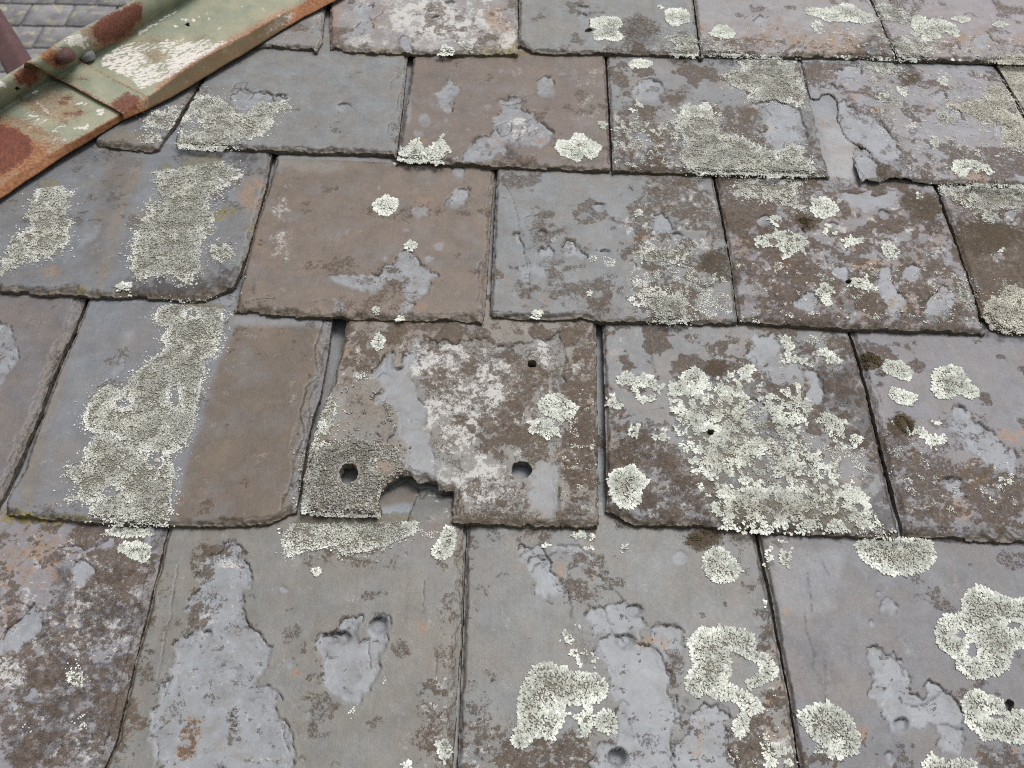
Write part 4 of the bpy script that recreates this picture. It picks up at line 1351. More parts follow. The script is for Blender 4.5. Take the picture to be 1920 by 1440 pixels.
    # ---- traced marks
    if s['poly_px']:
        wx, wy = warp(px, py)
        lf = vis.astype(float)
        for sh in SHAPES:
            kd = sh['kind']
            if kd in ('X', 'h', 'H', 'n', 'Mo'): continue
            ix = sub(sh['bb'], px, py, 26)
            ix = ix[vis[ix]]
            if not len(ix): continue
            x, y, val = wx[ix], wy[ix], sh['val']
            if kd in 'bodpmfy':
                d = ell_sd(x, y, sh); m = min(sh['r'])
                soft = min(.55 * m, 14) + 1.0
                if kd in 'bodpm':
                    base_ = .62 if kd == 'd' else .30
                    q = int(sh['c'][0] * 3 + sh['c'][1])
                    am = .5 if kd == 'm' else 1.0
                    d = d + (fbm(px[ix] / 34 + q, py[ix] / 26, q, 4, .62) - .5) * (m * 1.9 + 14) * am
                    soft = (soft * 1.15 + 3) * (1 if kd != 'm' else .6)
                    w = (1 - sstep(-soft, soft, d)) * val * (base_ + (1.2 - base_) * sstep(.36, .58, fbm(px[ix] / 15, py[ix] / 12, q + 3, 4, .62))) if kd != 'm' else (1 - sstep(-soft, soft, d)) * val
                else: w = (1 - sstep(-soft, soft * .9, d - (4 if kd == 'y' else 0))) * val
                if kd == 'b': m1[ix, 1] = np.maximum(m1[ix, 1], w)
                elif kd == 'o': m1[ix, 2] = np.maximum(m1[ix, 2], w)
                elif kd == 'p': m1[ix, 3] = np.maximum(m1[ix, 3], w)
                elif kd == 'd': m2[ix, 0] = np.maximum(m2[ix, 0], w)
                elif kd == 'm': m2[ix, 1] = np.maximum(m2[ix, 1], w)
                elif kd == 'f': m1[ix, 0] = np.maximum(m1[ix, 0], (1 - sstep(-2, 2, d)) * val)
                elif kd == 'y':
                    w = w * sstep(.36, .52, fbm(um[ix] / 3.2, vm[ix] / 3.2, 77, 3))
                    tone[ix] += (srgb(146, 128, 36) * K - tone[ix]) * w[:, None]
                    m1[ix, 1] *= 1 - w; h[ix] += .0006 * w; yel[ix] = np.maximum(yel[ix], w)
            elif kd == 'D':
                w = (1 - sstep(-14, 12, sdf_poly(x, y, sh['P']))) * val * (.25 + .95 * sstep(.36, .60, fbm(px[ix] / 20, py[ix] / 16, 331, 4, .62))); m2[ix, 0] = np.maximum(m2[ix, 0], w)
            elif kd == 'T':
                w = (1 - sstep(-9, 9, sdf_poly(x * .5 + px[ix] * .5, y * .5 + py[ix] * .5, sh['P']))) * val
                tone[ix] += (sh['rgb'] - tone[ix]) * w[:, None]
            elif kd == 'B':
                thr = .63 - .24 * val
                n_ = .55 * fbm(px[ix] / 26, py[ix] / 20, 303, 3, .6) + .45 * fbm(px[ix] / 8, py[ix] / 6.5, 305, 3, .6)
                reg = 1 - sstep(-22, 16, sdf_poly(x, y, sh['P']) + (fbm(px[ix] / 40, py[ix] / 30, 301, 3) - .5) * 50)
                w = reg * (.74 * sstep(thr - .05, thr + .06, n_) + .06)
                m1[ix, 3] = np.maximum(m1[ix, 3], reg * .55 * sstep(.52, .66, .5 * fbm(px[ix] / 24, py[ix] / 18, 311, 3) + .5 * fbm(px[ix] / 7, py[ix] / 6, 313, 2)))
                m2[ix, 0] = np.maximum(m2[ix, 0], reg * val * .9 * sstep(.52, .66, fbm(px[ix] / 30, py[ix] / 20, 317, 4, .6)))
                m1[ix, 1] = np.maximum(m1[ix, 1], w)
                m1[ix, 2] = np.maximum(m1[ix, 2], val * .8 * sstep(.56, .75, fbm(px[ix] / 16, py[ix] / 13, 307, 3)) * (w > .08))
            elif kd in 'FR':
                x = x * .3 + px[ix] * .7; y = y * .3 + py[ix] * .7
                d = sdf_poly(x, y, sh['P']); dup = sdf_poly(x, y - 4.0, sh['P']); up = np.clip((dup - d) / 4.0 * 1.3, -1, 1)
                up = up * .5 + .5                                   # 1 on the upslope rim, 0 on the lower rim
                sf = 6.0 - 5.3 * up
                ins = 1 - sstep(-sf, sf, d)
                dep = val * .00065 if val > .5 else val * .0004
                h[ix] -= dep * ins
                lev = d + (fbm(px[ix] / 9, py[ix] / 9, sd_i + 61, 3) - .5) * 16
                h[ix] -= dep * .10 * (1 - sstep(-10.3, -9.2, lev)) * (up > .3) + dep * .0 * (1 - sstep(-23.3, -22.2, lev + (fbm(px[ix] / 5, py[ix] / 5, sd_i + 67, 2) - .5) * 8)) * (up > .3)
                if kd == 'F': m1[ix, 0] = np.maximum(m1[ix, 0], (1 - sstep(-.6 * sf - .6, .6 * sf + .6, d)) * min(1.0, .35 + val * .6))
                fade = 1 - (.93 if kd == 'F' else .5) * ins
                m1[ix, 1] *= fade; m1[ix, 2] *= fade; m1[ix, 3] *= 1 - .6 * ins; m2[ix, 0] *= fade
                if kd == 'F' and val >= 1:                       # dust and a little growth already back on the split face
                    g1 = fbm(px[ix] / 24, py[ix] / 18, sd_i + 401, 4, .6); g2 = fbm(px[ix] / 18, py[ix] / 15, sd_i + 403, 4, .6)
                    m1[ix, 3] = np.maximum(m1[ix, 3], .30 * ins * sstep(.54, .68, g1)); m1[ix, 1] = np.maximum(m1[ix, 1], .5 * ins * sstep(.60, .70, g2))
                    m2[ix, 0] = np.maximum(m2[ix, 0], .35 * ins * sstep(.56, .70, 1 - g1))
                br = sstep(.38, .5, fbm(px[ix] / 14, py[ix] / 17, sd_i + 63, 2))
                gap = np.exp(-(d / 1.15) ** 2) * sstep(.30, .62, up) * br * min(1.0, val)
                gap = np.maximum(gap, .28 * np.exp(-((lev + 10) / 1.0) ** 2) * (up > .45) * br * (val >= 1))
                h[ix] -= .0019 * gap; crack[ix] = np.maximum(crack[ix], gap)
                lip = np.exp(-((d - 2) / 3.5) ** 2) * (up > .4) * (val >= 1)
                m1[ix, 1] = np.maximum(m1[ix, 1], .62 * lip * sstep(.45, .6, fbm(px[ix] / 22, py[ix] / 22, sd_i + 69, 3))); h[ix] += .0003 * lip
            elif kd == 'C':
                d = seg_dist(x * .45 + px[ix] * .55, y * .45 + py[ix] * .55, sh['P'])
                wd = .7 + .4 * val
                w = np.exp(-(d / wd) ** 2) * (.55 + .75 * vnoise(px[ix] / 8, py[ix] / 8, 5)); w = np.minimum(w, 1)
                h[ix] -= .0012 * val * w; crack[ix] = np.maximum(crack[ix], w * min(1, .5 + .35 * val))
            elif kd == 'i':
                d = ell_sd(x * .6 + px[ix] * .4, y * .6 + py[ix] * .4, sh)
                up = np.clip((sh['c'][1] - y) / sh['r'][1], -1, 1) * .5 + .5
                m = min(sh['r'])
                prof = (1 - sstep(-1.3 - (1 - up) * m * 1.1, 1.0, d))
                h[ix] -= val * .0014 * prof * (.35 + .65 * up)
                gap = np.exp(-(d / 1.2) ** 2) * sstep(.5, .85, up)
                h[ix] -= .0016 * gap * min(val / 2, 1); crack[ix] = np.maximum(crack[ix], gap * min(val / 2, 1))
                m1[ix, 0] = np.maximum(m1[ix, 0], .8 * (1 - sstep(-1.5, 1.5, d))); f = sstep(-2, 2, d); m1[ix, 1] *= f; m1[ix, 2] *= f
            elif kd[0] == 'L':
                d = sdf_poly(x, y, sh['P'])
                for e in EXCL:
                    if e['kind'] == 'X' and abs(e['c'][0] - (sh['bb'][0] + sh['bb'][2]) / 2) < (sh['bb'][2] - sh['bb'][0]) / 2 + 5:
                        d = np.maximum(d, -ell_sd(x, y, e))
                w = (1 - sstep(-5, 3, d)) * {'f': .75, 'g': .85, 'd': .9, 'b': .85, 's': .12}[kd[1]] * val
                m2[ix, 2] = np.maximum(m2[ix, 2], w)
    # ---- dressed, flaking edges
    tw = rng.normal(0, .0035, 2); h += (u - u.mean()) * tw[0] + np.clip(v - vb, 0, E) * abs(tw[1]) * .6
    for dd, W, col in ((dB, 7.0 * ed, .6), (dL, s.get('wl', 2.2), .3), (dR, s.get('wr', 2.6), .3)):
        if coarse: W = min(W, 4)
        q = dd + (fbm(um / 13, vm / 13, sd_i + 71, 3) - .5) * W * 1.9
        for kk, (f, st) in enumerate(((.12, .0022), (.5, .0016), (.95, .0010)) if dd is dB else ((.12, .0014), (.5, .0011), (.95, .0009))):
            qq = q + (fbm(um / 7, vm / 7, sd_i + 81 + kk, 2) - .5) * W * .4
            h -= st * (1 - sstep(f * W - .45, f * W + .45, qq))
            line = np.exp(-((qq - f * W) / .55) ** 2)
            m2[:, 3] = np.maximum(m2[:, 3], .5 * line * (.4 + 1.2 * vnoise(um / 6, vm / 6, sd_i + kk)))
            h -= .0007 * line; crack = np.maximum(crack, .8 * line * sstep(.45, .75, fbm(um / 9, vm / 9, sd_i + 5 + kk, 2)))
        m2[:, 3] = np.maximum(m2[:, 3], col * (1 - sstep(.5 * W, W, q)))
    m2[:, 3] = np.maximum(m2[:, 3], .5 * np.exp(-np.abs(hd) / 1.2))
    m2[:, 3] *= 1 - .85 * yel
    z = plane_z(s, v) + h
    # ---- faces, then the broken wall round every edge
    a = ids[:-1, :-1][keep]; b = ids[1:, :-1][keep]; c = ids[1:, 1:][keep]; d4 = ids[:-1, 1:][keep]
    top_faces = np.stack([a, b, c, d4], 1)
    E_ = []
    up_ = keep & ~kp[1:-1, :-2]; E_.append(np.stack([ids[:-1, :-1][up_], ids[1:, :-1][up_]], 1))
    dn_ = keep & ~kp[1:-1, 2:]; E_.append(np.stack([ids[1:, 1:][dn_], ids[:-1, 1:][dn_]], 1))
    lf_ = keep & ~kp[:-2, 1:-1]; E_.append(np.stack([ids[:-1, 1:][lf_], ids[:-1, :-1][lf_]], 1))
    rt_ = keep & ~kp[2:, 1:-1]; E_.append(np.stack([ids[1:, :-1][rt_], ids[1:, 1:][rt_]], 1))
    ed_ = np.concatenate(E_); ring = np.unique(ed_); inv = np.zeros(n, np.int64); inv[ring] = np.arange(len(ring))
    nx, ny = ngx[anyk][ring], ngy[anyk][ring]
    wall_v = []; LV = 4; ru, rvv = u[ring], v[ring]; rz0 = z[ring]; zb = plane_z(s, rvv) - T * s.get('thin', 1) - .0006
    along = ru * 1000 + rvv * 1000 * .7
    for lv in range(LV):
        f = lv / (LV - 1)
        zz = rz0 + (np.minimum(zb, rz0 - .001) - rz0) * f
        off = 0 if lv == 0 else (fbm(along / 5 + lv * 9.7, along / 31 + lv, sd_i + 91, 2) - .45) * .0026 * (0.6 if coarse else 1)
        wall_v.append(np.stack([ru + nx * off, rvv + ny * off, zz], 1))
    base = n; nr = len(ring); wf = []
    ia, ib = inv[ed_[:, 0]], inv[ed_[:, 1]]
    for lv in range(LV - 1):
        p = base + lv * nr; q_ = base + (lv + 1) * nr
        wf.append(np.stack([p + ib, p + ia, q_ + ia, q_ + ib], 1))
    allv = np.vstack([np.stack([u, v, z], 1)] + wall_v)
    org = np.array([(s['Bu'][0][0] + s['Bu'][-1][0]) / 2, vb, T])
    w1 = np.tile(m1[ring] * np.array([.3, .8, 1, .6]), (LV, 1)); w2 = np.tile(m2[ring], (LV, 1)); w2[:, 3] = np.maximum(w2[:, 3], s.get('wall', .8) - .35 * np.tile(hd[ring] < 3, LV)) * (1 - .8 * np.tile(yel[ring], LV))
    me = make_mesh('slate', allv - org, [top_faces] + wf, MAT_SLATE,
                   {'m1': np.vstack([m1, w1]), 'm2': np.vstack([m2, w2]), 'tone': np.c_[np.vstack([tone, np.tile(tone[ring], (LV, 1))]), np.concatenate([crack, np.tile(crack[ring] * 0, LV)])]})
    o = link('slate', me, roof); o.location = org
    s['obj'] = o; s['org'] = org
    Hg = np.zeros(ids.shape); Hg[anyk] = h; s['grid'] = (gu, gv, Hg)
    return o

ORDER = sorted([k for k in SL if SL[k]['poly_px']], key=lambda k: SL[k]['row'])
def owner_of(x, y):
    for k in ORDER:
        if sdf_poly(np.array([x]), np.array([y]), SL[k]['poly_px'])[0] < 1.0: return k
    return None
LABELS = {'3c': 'slate with two round holes and a bite broken out of its lower edge', '1d': 'broken slate whose left side has split away',
          '3b': 'slate half blue grey and half brown with a long lichen strip', '2b': 'brown slate with a few small lichen rosettes',
          '1b': 'mauve brown slate with a pale flaked patch in the middle', '4b': 'slate with a large pale flaked patch shaped like a spire',
          '3d': 'slate with its lower half covered in pale lichen'}
for k in list(SL):
    o = build_slate(k)
    if o is not None and k in LABELS: o['label'] = LABELS[k]

# dark boarding under the slates
hb = [HIP[0] + _hd * -.6, HIP[0] + _hd * 2.2]
bu = np.array([[hb[0][0], hb[0][1]], [hb[0][0], -1.3], [1.9, -1.3], [1.9, hb[1][1]], [hb[1][0], hb[1][1]]])
vb_ = np.vstack([np.c_[bu, np.full(5, -.032)], np.c_[bu, np.full(5, -.055)]])
ff = [np.array([[0, 1, 2], [0, 2, 3], [0, 3, 4], [7, 6, 5], [8, 7, 5], [9, 8, 5]]), np.array([[i, (i + 1) % 5, 5 + (i + 1) % 5, 5 + i] for i in range(5)])]
link('boarding', make_mesh('boarding', vb_, ff, MAT_BOARD, smooth=False), roof)

# ------------------------------------------------------------------ lichens and moss, lobe by lobe
LOBE_A = (np.array([(0, 0, .30), (-.5, 0, 0), (.05, .5, .05), (.52, .32, -.02), (.46, 0, .14), (.52, -.32, -.02), (.05, -.5, .05)]), np.array([1, .64, .88, 1.06, 1.03, 1.06, .88]))  # second array darkens each lobe's base in its colour, as crease shade
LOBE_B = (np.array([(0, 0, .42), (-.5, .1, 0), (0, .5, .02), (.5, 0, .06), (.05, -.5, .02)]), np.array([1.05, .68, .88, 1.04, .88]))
def fan(k): return np.array([[0, i % (k - 1) + 1, i] for i in range(1, k)])[:, [0, 2, 1]]
#            length width  cover tilt  jitter  rim colour        inner colour
LKIND = {'f': (3.3, 1.85, 1.75, .15, .30, (.60, .615, .56), (.475, .485, .43)),
         'g': (1.8, 1.55, 1.35, .28, 9.0, (.56, .57, .53), (.40, .40, .355)),
         'd': (2.2, 1.9, 1.15, .5, 9.0, (.36, .352, .32), (.27, .262, .235)),
         'b': (2.2, 1.3, 1.5, .38, 9.0, (.54, .52, .46), (.48, .46, .395)),
         's': (1.6, 1.3, .5, .2, 9.0, (.66, .67, .61), (.60, .60, .54)),
         'o': (2.0, .9, 2.2, .9, 9.0, (.13, .10, .06), (.10, .08, .045))}
DRY = alb(132, 120, 104)
n_lobes = 0
def grow(sh):
    global n_lobes
    kd = sh['kind'][1]; LEN, WID, COV, TILT, JIT, c_rim, c_in = LKIND[kd]
    rng = np.random.default_rng(int(abs(sh['bb'][0] * 7 + sh['bb'][1] * 13)) + 1)
    x0, y0, x1, y1 = sh['bb']; m = 6
    cc = unproj([max(x0, -20) - m, min(x1, 1960) + m, max(x0, -20) - m, min(x1, 1960) + m], [y0 - m, y0 - m, min(y1, 1480) + m, min(y1, 1480) + m], 0.0)
    ua, ub, va, vb_ = cc[:, 0].min(), cc[:, 0].max(), cc[:, 1].min(), cc[:, 1].max()
    step = math.sqrt(LEN * WID * .62 / COV) / 1000
    gu, gv = np.meshgrid(np.arange(ua, ub, step), np.arange(va, vb_, step), indexing='ij')
    u = gu.ravel() + rng.uniform(-.36, .36, gu.size) * step; v = gv.ravel() + (rng.uniform(-.36, .36, gu.size) + .5 * (np.arange(gu.shape[0])[:, None] % 2 + 0 * gv).ravel()) * step
    px, py = proj(np.stack([u, v, np.full_like(u, T * .5)], -1))
    def dist(px, py):
        x, y = warp(px, py)
        d = sdf_poly(x * .6 + px * .4, y * .6 + py * .4, sh['P'])
        for e in EXCL:
            ex0, ey0, ex1, ey1 = e['bb']
            if ex1 < x0 - 9 or ex0 > x1 + 9 or ey1 < y0 - 9 or ey0 > y1 + 9: continue
            d = np.maximum(d, -(ell_sd(px, py, e) if 'c' in e else sdf_poly(px, py, e['P'])) + (1 if e['kind'] != 'X' else 0))
        return d
    d = dist(px, py)
    dens = sh['val']
    if kd in 'gfb' and dens < .99: d = d + (fbm(px / 13, py / 11, 91, 3) - .5) * (20 if dens > .8 else 30) + (fbm(px / 5, py / 4.5, 95, 2) - .5) * 9
    else: d = d + (fbm(px / 8, py / 7, 93, 2) - .5) * 4
    ok = (d < -1.2) | ((rng.random(len(d)) < .20 * np.exp(-np.maximum(d, 0) / 6)) & (d < 24) & (kd in 'gbd'))
    clump = fbm(u * 1000 / 7, v * 1000 / 7, 9, 3)
    hole = fbm(u * 1000 / 4.0, v * 1000 / 4.0, 19, 2)
    for e in EXCL:
        if e['kind'] == 'X': continue
        q = sub(e['bb'], px, py, 3)
        if len(q): ok[q] &= (ell_sd(px[q], py[q], e) if 'c' in e else sdf_poly(px[q], py[q], e['P'])) > 1.0
    if kd == 's': ok &= clump > (1 - dens) * .62 + .18
    else:
        ok &= (clump * .75 + hole * .25 < .27 + dens * .42) | (dens >= .93)
        ok &= (hole < .80) | (d > -9)
        if kd == 'g': ok &= (hole < .74) & ((d > -8) | (fbm(u * 1000 / 10, v * 1000 / 10, 39, 3) < .585) | (rng.random(len(d)) < .35))
        if kd == 'f': ok &= (d > -9) | (rng.random(len(d)) < .90 - .25 * sstep(.45, .62, clump))
    u, v, px, py, d, hole = u[ok], v[ok], px[ok], py[ok], d[ok], hole[ok]
    if not len(u): return
    gx = dist(px + 2, py) - dist(px - 2, py); gy = dist(px, py + 2) - dist(px, py - 2)
    ang = np.arctan2(-gy * 1.2, gx)
    depth = -d
    jit = JIT if JIT > 2 else JIT + np.clip(depth / 40, 0, 1.0)
    sp = rng.normal(0, 1, len(u)); ang = ang + sp * jit
    rim = np.exp(-np.maximum(depth - 2, 0) / (11.0 if kd == 'f' else 7.0))
    sz = rng.lognormal(0, .26, len(u)) * (1 - .30 * np.clip(depth / 40, 0, 1) * (kd == 'f'))
    ln = LEN / 1000 * sz; wd = WID / 1000 * sz * rng.uniform(.85, 1.2, len(u))
    tilt = np.abs(rng.normal(TILT * .5, TILT * .7, len(u))) * np.where(rng.random(len(u)) < .12, -1, 1)
    roll = rng.normal(0, TILT * .6, len(u))
    thick = {'f': .0007, 'g': .0009, 'd': .0018, 'b': .0012, 's': .0003, 'o': .002}[kd] * (1 - .6 * rim)
    lift = .0003 + rng.uniform(0, 1, len(u)) ** 1.3 * thick
    col = np.array(c_in) + (np.array(c_rim) - np.array(c_in)) * rim[:, None]
    patch = sstep(.35, .7, fbm(u * 1000 / 16, v * 1000 / 16, 29, 3))
    col = col * (.78 + .34 * patch)[:, None]
    bright = rng.normal(1, .22 if kd == 'd' else .14, len(u)); bright = np.where(rng.random(len(u)) < .10, bright * (.66 if kd in 'gdb' else .78), bright)
    if kd in 'gdb': bright = np.where(rng.random(len(u)) < .09, bright * 1.28, bright)
    col = np.clip(col * bright[:, None], .02, .74)
    if kd == 'f':                                        # old middles turn grey and brown
        old = (sstep(16, 42, depth) * sstep(.40, .62, hole) * .6)[:, None]; col = col * (1 - old) + DRY * old
    # which slate each lobe sits on: the uppermost one that reaches it
    own = np.full(len(u), -1); 
    for i, k in enumerate(ORDER):
        P = SL[k]['poly_px']
        if max(p[0] for p in P) < x0 - 9 or min(p[0] for p in P) > x1 + 9 or max(p[1] for p in P) < y0 - 9 or min(p[1] for p in P) > y1 + 9: continue
        own[(own < 0) & (sdf_poly(px, py, P) < .8)] = i
    for i in np.unique(own):
        if i < 0: continue
        s = SL[ORDER[i]]; j = np.nonzero(own == i)[0]
        if len(j) < 3 or 'grid' not in s: continue
        gu_, gv_, H = s['grid']
        pz = unproj(px[j], py[j], h=T, slope=SLOPE, v0=s['vb'])          # put it on this slate's own face
        uu, vv = pz[:, 0], pz[:, 1]
        a = np.clip(np.searchsorted(gu_, uu), 0, len(gu_) - 1); b = np.clip(np.searchsorted(gv_, vv), 0, len(gv_) - 1)
        zz = plane_z(s, vv) + np.maximum(H[a, b], -.0035) + lift[j]
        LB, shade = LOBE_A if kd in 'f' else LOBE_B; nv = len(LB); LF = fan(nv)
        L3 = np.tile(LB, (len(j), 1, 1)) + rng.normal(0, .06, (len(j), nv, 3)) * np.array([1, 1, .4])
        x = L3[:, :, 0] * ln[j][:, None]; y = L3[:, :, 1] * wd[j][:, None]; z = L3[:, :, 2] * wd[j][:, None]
        ct, st = np.cos(tilt[j])[:, None], np.sin(tilt[j])[:, None]; cr, sr = np.cos(roll[j])[:, None], np.sin(roll[j])[:, None]
        y, z = y * cr - z * sr, y * sr + z * cr
        x, z = x * ct - z * st, x * st + z * ct
        ca, sa = np.cos(ang[j])[:, None], np.sin(ang[j])[:, None]
        X = x * ca - y * sa + uu[:, None]; Y = x * sa + y * ca + vv[:, None]; Zz = z + zz[:, None]
        V3 = np.stack([X, Y, Zz], -1).reshape(-1, 3) - s['org']
        F = (LF[None] + (np.arange(len(j)) * nv)[:, None, None]).reshape(-1, 3)
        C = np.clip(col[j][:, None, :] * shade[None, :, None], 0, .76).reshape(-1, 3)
        nm = 'moss' if kd == 'o' else 'lichen'
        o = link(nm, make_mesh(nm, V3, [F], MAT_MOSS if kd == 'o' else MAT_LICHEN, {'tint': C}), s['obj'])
        if kd in 'gdbso': o['kind'] = 'stuff'
        n_lobes += len(j)
for sh in SHAPES:
    if sh['kind'][0] == 'L' or sh['kind'] == 'Mo': grow(sh)
print('lobes', n_lobes, 'tris', sum(sum(len(p.vertices)-2 for p in o.data.polygons) if len(o.data.polygons)<2000 else 2*len(o.data.polygons) for o in COL.objects if o.type=='MESH'))

# a nail head showing through the slate with the lichen strip
def disc(name, c, r, hgt, mat, parent, org, dome=.4, seg=14):
    vs = []; fs = []
    prof = [(1.0, 0.0), (1.0, hgt * .55), (.88, hgt * .85), (.5, hgt * (1 + dome * .2)), (0.001, hgt * (1 + dome * .3))]
    for f, z in prof:
        for i in range(seg):
            a = 2 * math.pi * i / seg; vs.append((c[0] + r * f * math.cos(a) - org[0], c[1] + r * f * math.sin(a) - org[1], c[2] + z - org[2]))
    for k in range(len(prof) - 1):
        for i in range(seg): fs.append((k * seg + i, k * seg + (i + 1) % seg, (k + 1) * seg + (i + 1) % seg, (k + 1) * seg + i))
    return link(name, make_mesh(name, np.array(vs), [np.array(fs)], mat), parent)
for sh in SHAPES:
    if sh['kind'] == 'n':
        s = SL[owner_of(*sh['c'])]; p = unproj(*sh['c'], h=T, slope=SLOPE, v0=s['vb'])
        disc('nail', p - np.array([0, 0, .0006]), .0031, .0016, MAT_NAIL, s['obj'], s['org'])

# ------------------------------------------------------------------ the painted metal capping along the hip
def curve(s):
    P = np.array(pts(s))
    def f(x):
        y = np.interp(x, P[:, 0], P[:, 1])
        y = np.where(x < P[0, 0], P[0, 1] + (x - P[0, 0]) * (P[1, 1] - P[0, 1]) / (P[1, 0] - P[0, 0]), y)
        return np.where(x > P[-1, 0], P[-1, 1] + (x - P[-1, 0]) * (P[-1, 1] - P[-2, 1]) / (P[-1, 0] - P[-2, 0]), y)
    return f
#        line in the picture, sideways shift, height above the slates
PROFILE = [('-80,425 0,372 50,337 80,318 110,297 173,260 233,222 277,204 320,182 403,133 470,92 570,30 625,3 720,-52', 0, .012),
           ('-80,398 0,347 80,293 173,246 235,206 280,180 320,150 387,107 458,67 550,15 640,-37', -3, .021),
           ('-80,254 0,208 63,173 107,147 158,118 250,67 317,25 365,-3 450,-52', -124, .026),
           ('-80,231 0,185 63,148 107,122 180,82 250,41 310,5 400,-48', -146, .047),
           ('-80,212 0,165 107,98 180,56 250,16 330,-32', -165, .0625),
           ('-80,194 0,147 67,107 113,77 170,45 247,3 330,-46', -182, .0685)]
MTRACE = """
w .8: 250,72 262,58 300,36 316,23 319,28 290,50 262,69
w .56: 187,117 205,95 240,80 275,76 320,75 345,68 350,78 395,72 400,85 412,70 430,78 456,65 430,83 395,104 360,123 345,136 320,151 290,159 262,169 240,150 215,133 190,128
w .66: 330,110 400,88 456,65 430,83 395,104 360,123 345,136 320,151 300,150
w .6: 190,118 240,100 265,120 300,140 275,160 240,146 210,130
w .6: 115,73 140,62 172,56 178,85 160,92 150,90 130,88 120,82
w .75: 75,170 100,150 108,147 90,164 63,181 58,172
w .9: 58,177 66,180 84,200 103,219 99,221 78,204 62,186
w .75: 106,222 132,239 155,237 168,230 164,246 140,243 120,234
w .6: 175,205 200,203 190,216 178,216
w .65: 118,203 160,189 164,195 130,207
w .72: 78,262 95,252 130,257 124,270 100,273 80,270
w .5: 40,225 55,217 92,219 80,236 50,243
w .6: -10,152 12,157 8,168 -10,172
w .6: 80,291 106,276 100,284 84,294
w .45: 20,232 40,215 70,205 80,215 50,230
w .5: 95,248 110,230 125,240 118,254
w .5: 158,166 176,172 190,190 180,185
w .45: 178,135 195,140 215,152 225,165 210,160
w .4: 95,90 108,80 112,92 104,100
w .9: 326,48 336,46 334,52 327,53
w .9: 340,36 350,32 352,38 343,41
w .9: 356,37 368,31 367,40 358,41
w .9: 369,30 378,27 376,34
w .9: 386,24 390,23 390,28 386,28
w .9: 388,35 394,34 394,38 389,38
w .9: 405,53 413,48 413,54 407,57
w .9: 456,7 461,6 461,11 457,11
w .9: 489,13 498,14 499,17 492,17
w .6: 320,24 331,20 332,25 320,30
w .8: 497,52 510,42 535,26 552,19 560,24 552,38 520,58 495,72 480,72
o .85: 168,80 185,78 215,62 250,55 262,36 268,40 252,66 220,82 185,91 176,88
r .95: 170,47 200,25 250,6 268,12 264,36 250,50 240,60 215,76 190,82 178,72
o .55: 150,55 200,22 250,-2 275,5 268,45 240,72 185,88 165,75
r .85: 24,142 45,126 68,128 74,148 60,162 34,156
o .75: 20,140 48,122 75,126 80,150 60,166 28,158
r .95: -60,226 0,232 34,240 60,262 60,286 30,314 -60,356
o .85: -60,218 24,230 72,262 96,284 60,316 -60,372
o .5: -60,200 60,222 130,262 170,246 180,256 90,320 -60,390
o .45: 20,190 110,170 170,215 120,236 60,214
r .7: 104,196 118,180 140,174 130,190 118,201
r .65: 113,212 150,204 160,213 145,223 124,221
o .4: 95,195 140,165 150,190 165,210 140,230 110,218
o .6: 74,182 90,168 113,171 97,181
o .95: 60,92 98,86 122,104 128,124 100,128 74,112
r .6: 84,100 100,98 116,112 104,118
r .5: 95,112 118,112 128,122 112,128
r .6: 138,147 152,141 166,146 160,154 145,154
o .4: 130,146 152,136 175,146 160,158
r .9: 206,190 232,172 258,178 262,196 238,214 216,206
o .9: 182,188 210,205 230,219 282,189 270,180 250,196 225,204 205,196
o .45: 265,92 300,88 318,100 310,118 285,120 270,108
o .4: 240,80 300,62 330,70 300,84 250,90
o .35: 350,75 380,60 400,70 370,88
g .5: 520,10 570,-10 640,-60 600,-50 540,-15
"""
MSH = []
for line in MTRACE.strip().splitlines():
    h, b = line.split(':'); k, v = h.split(); MSH.append((k, float(v), pts(b)))
GREEN = srgb(152, 156, 136) * K; DGREEN = srgb(104, 120, 106) * K; OLIVE = srgb(112, 98, 74) * K; PINK = srgb(176, 134, 112) * K
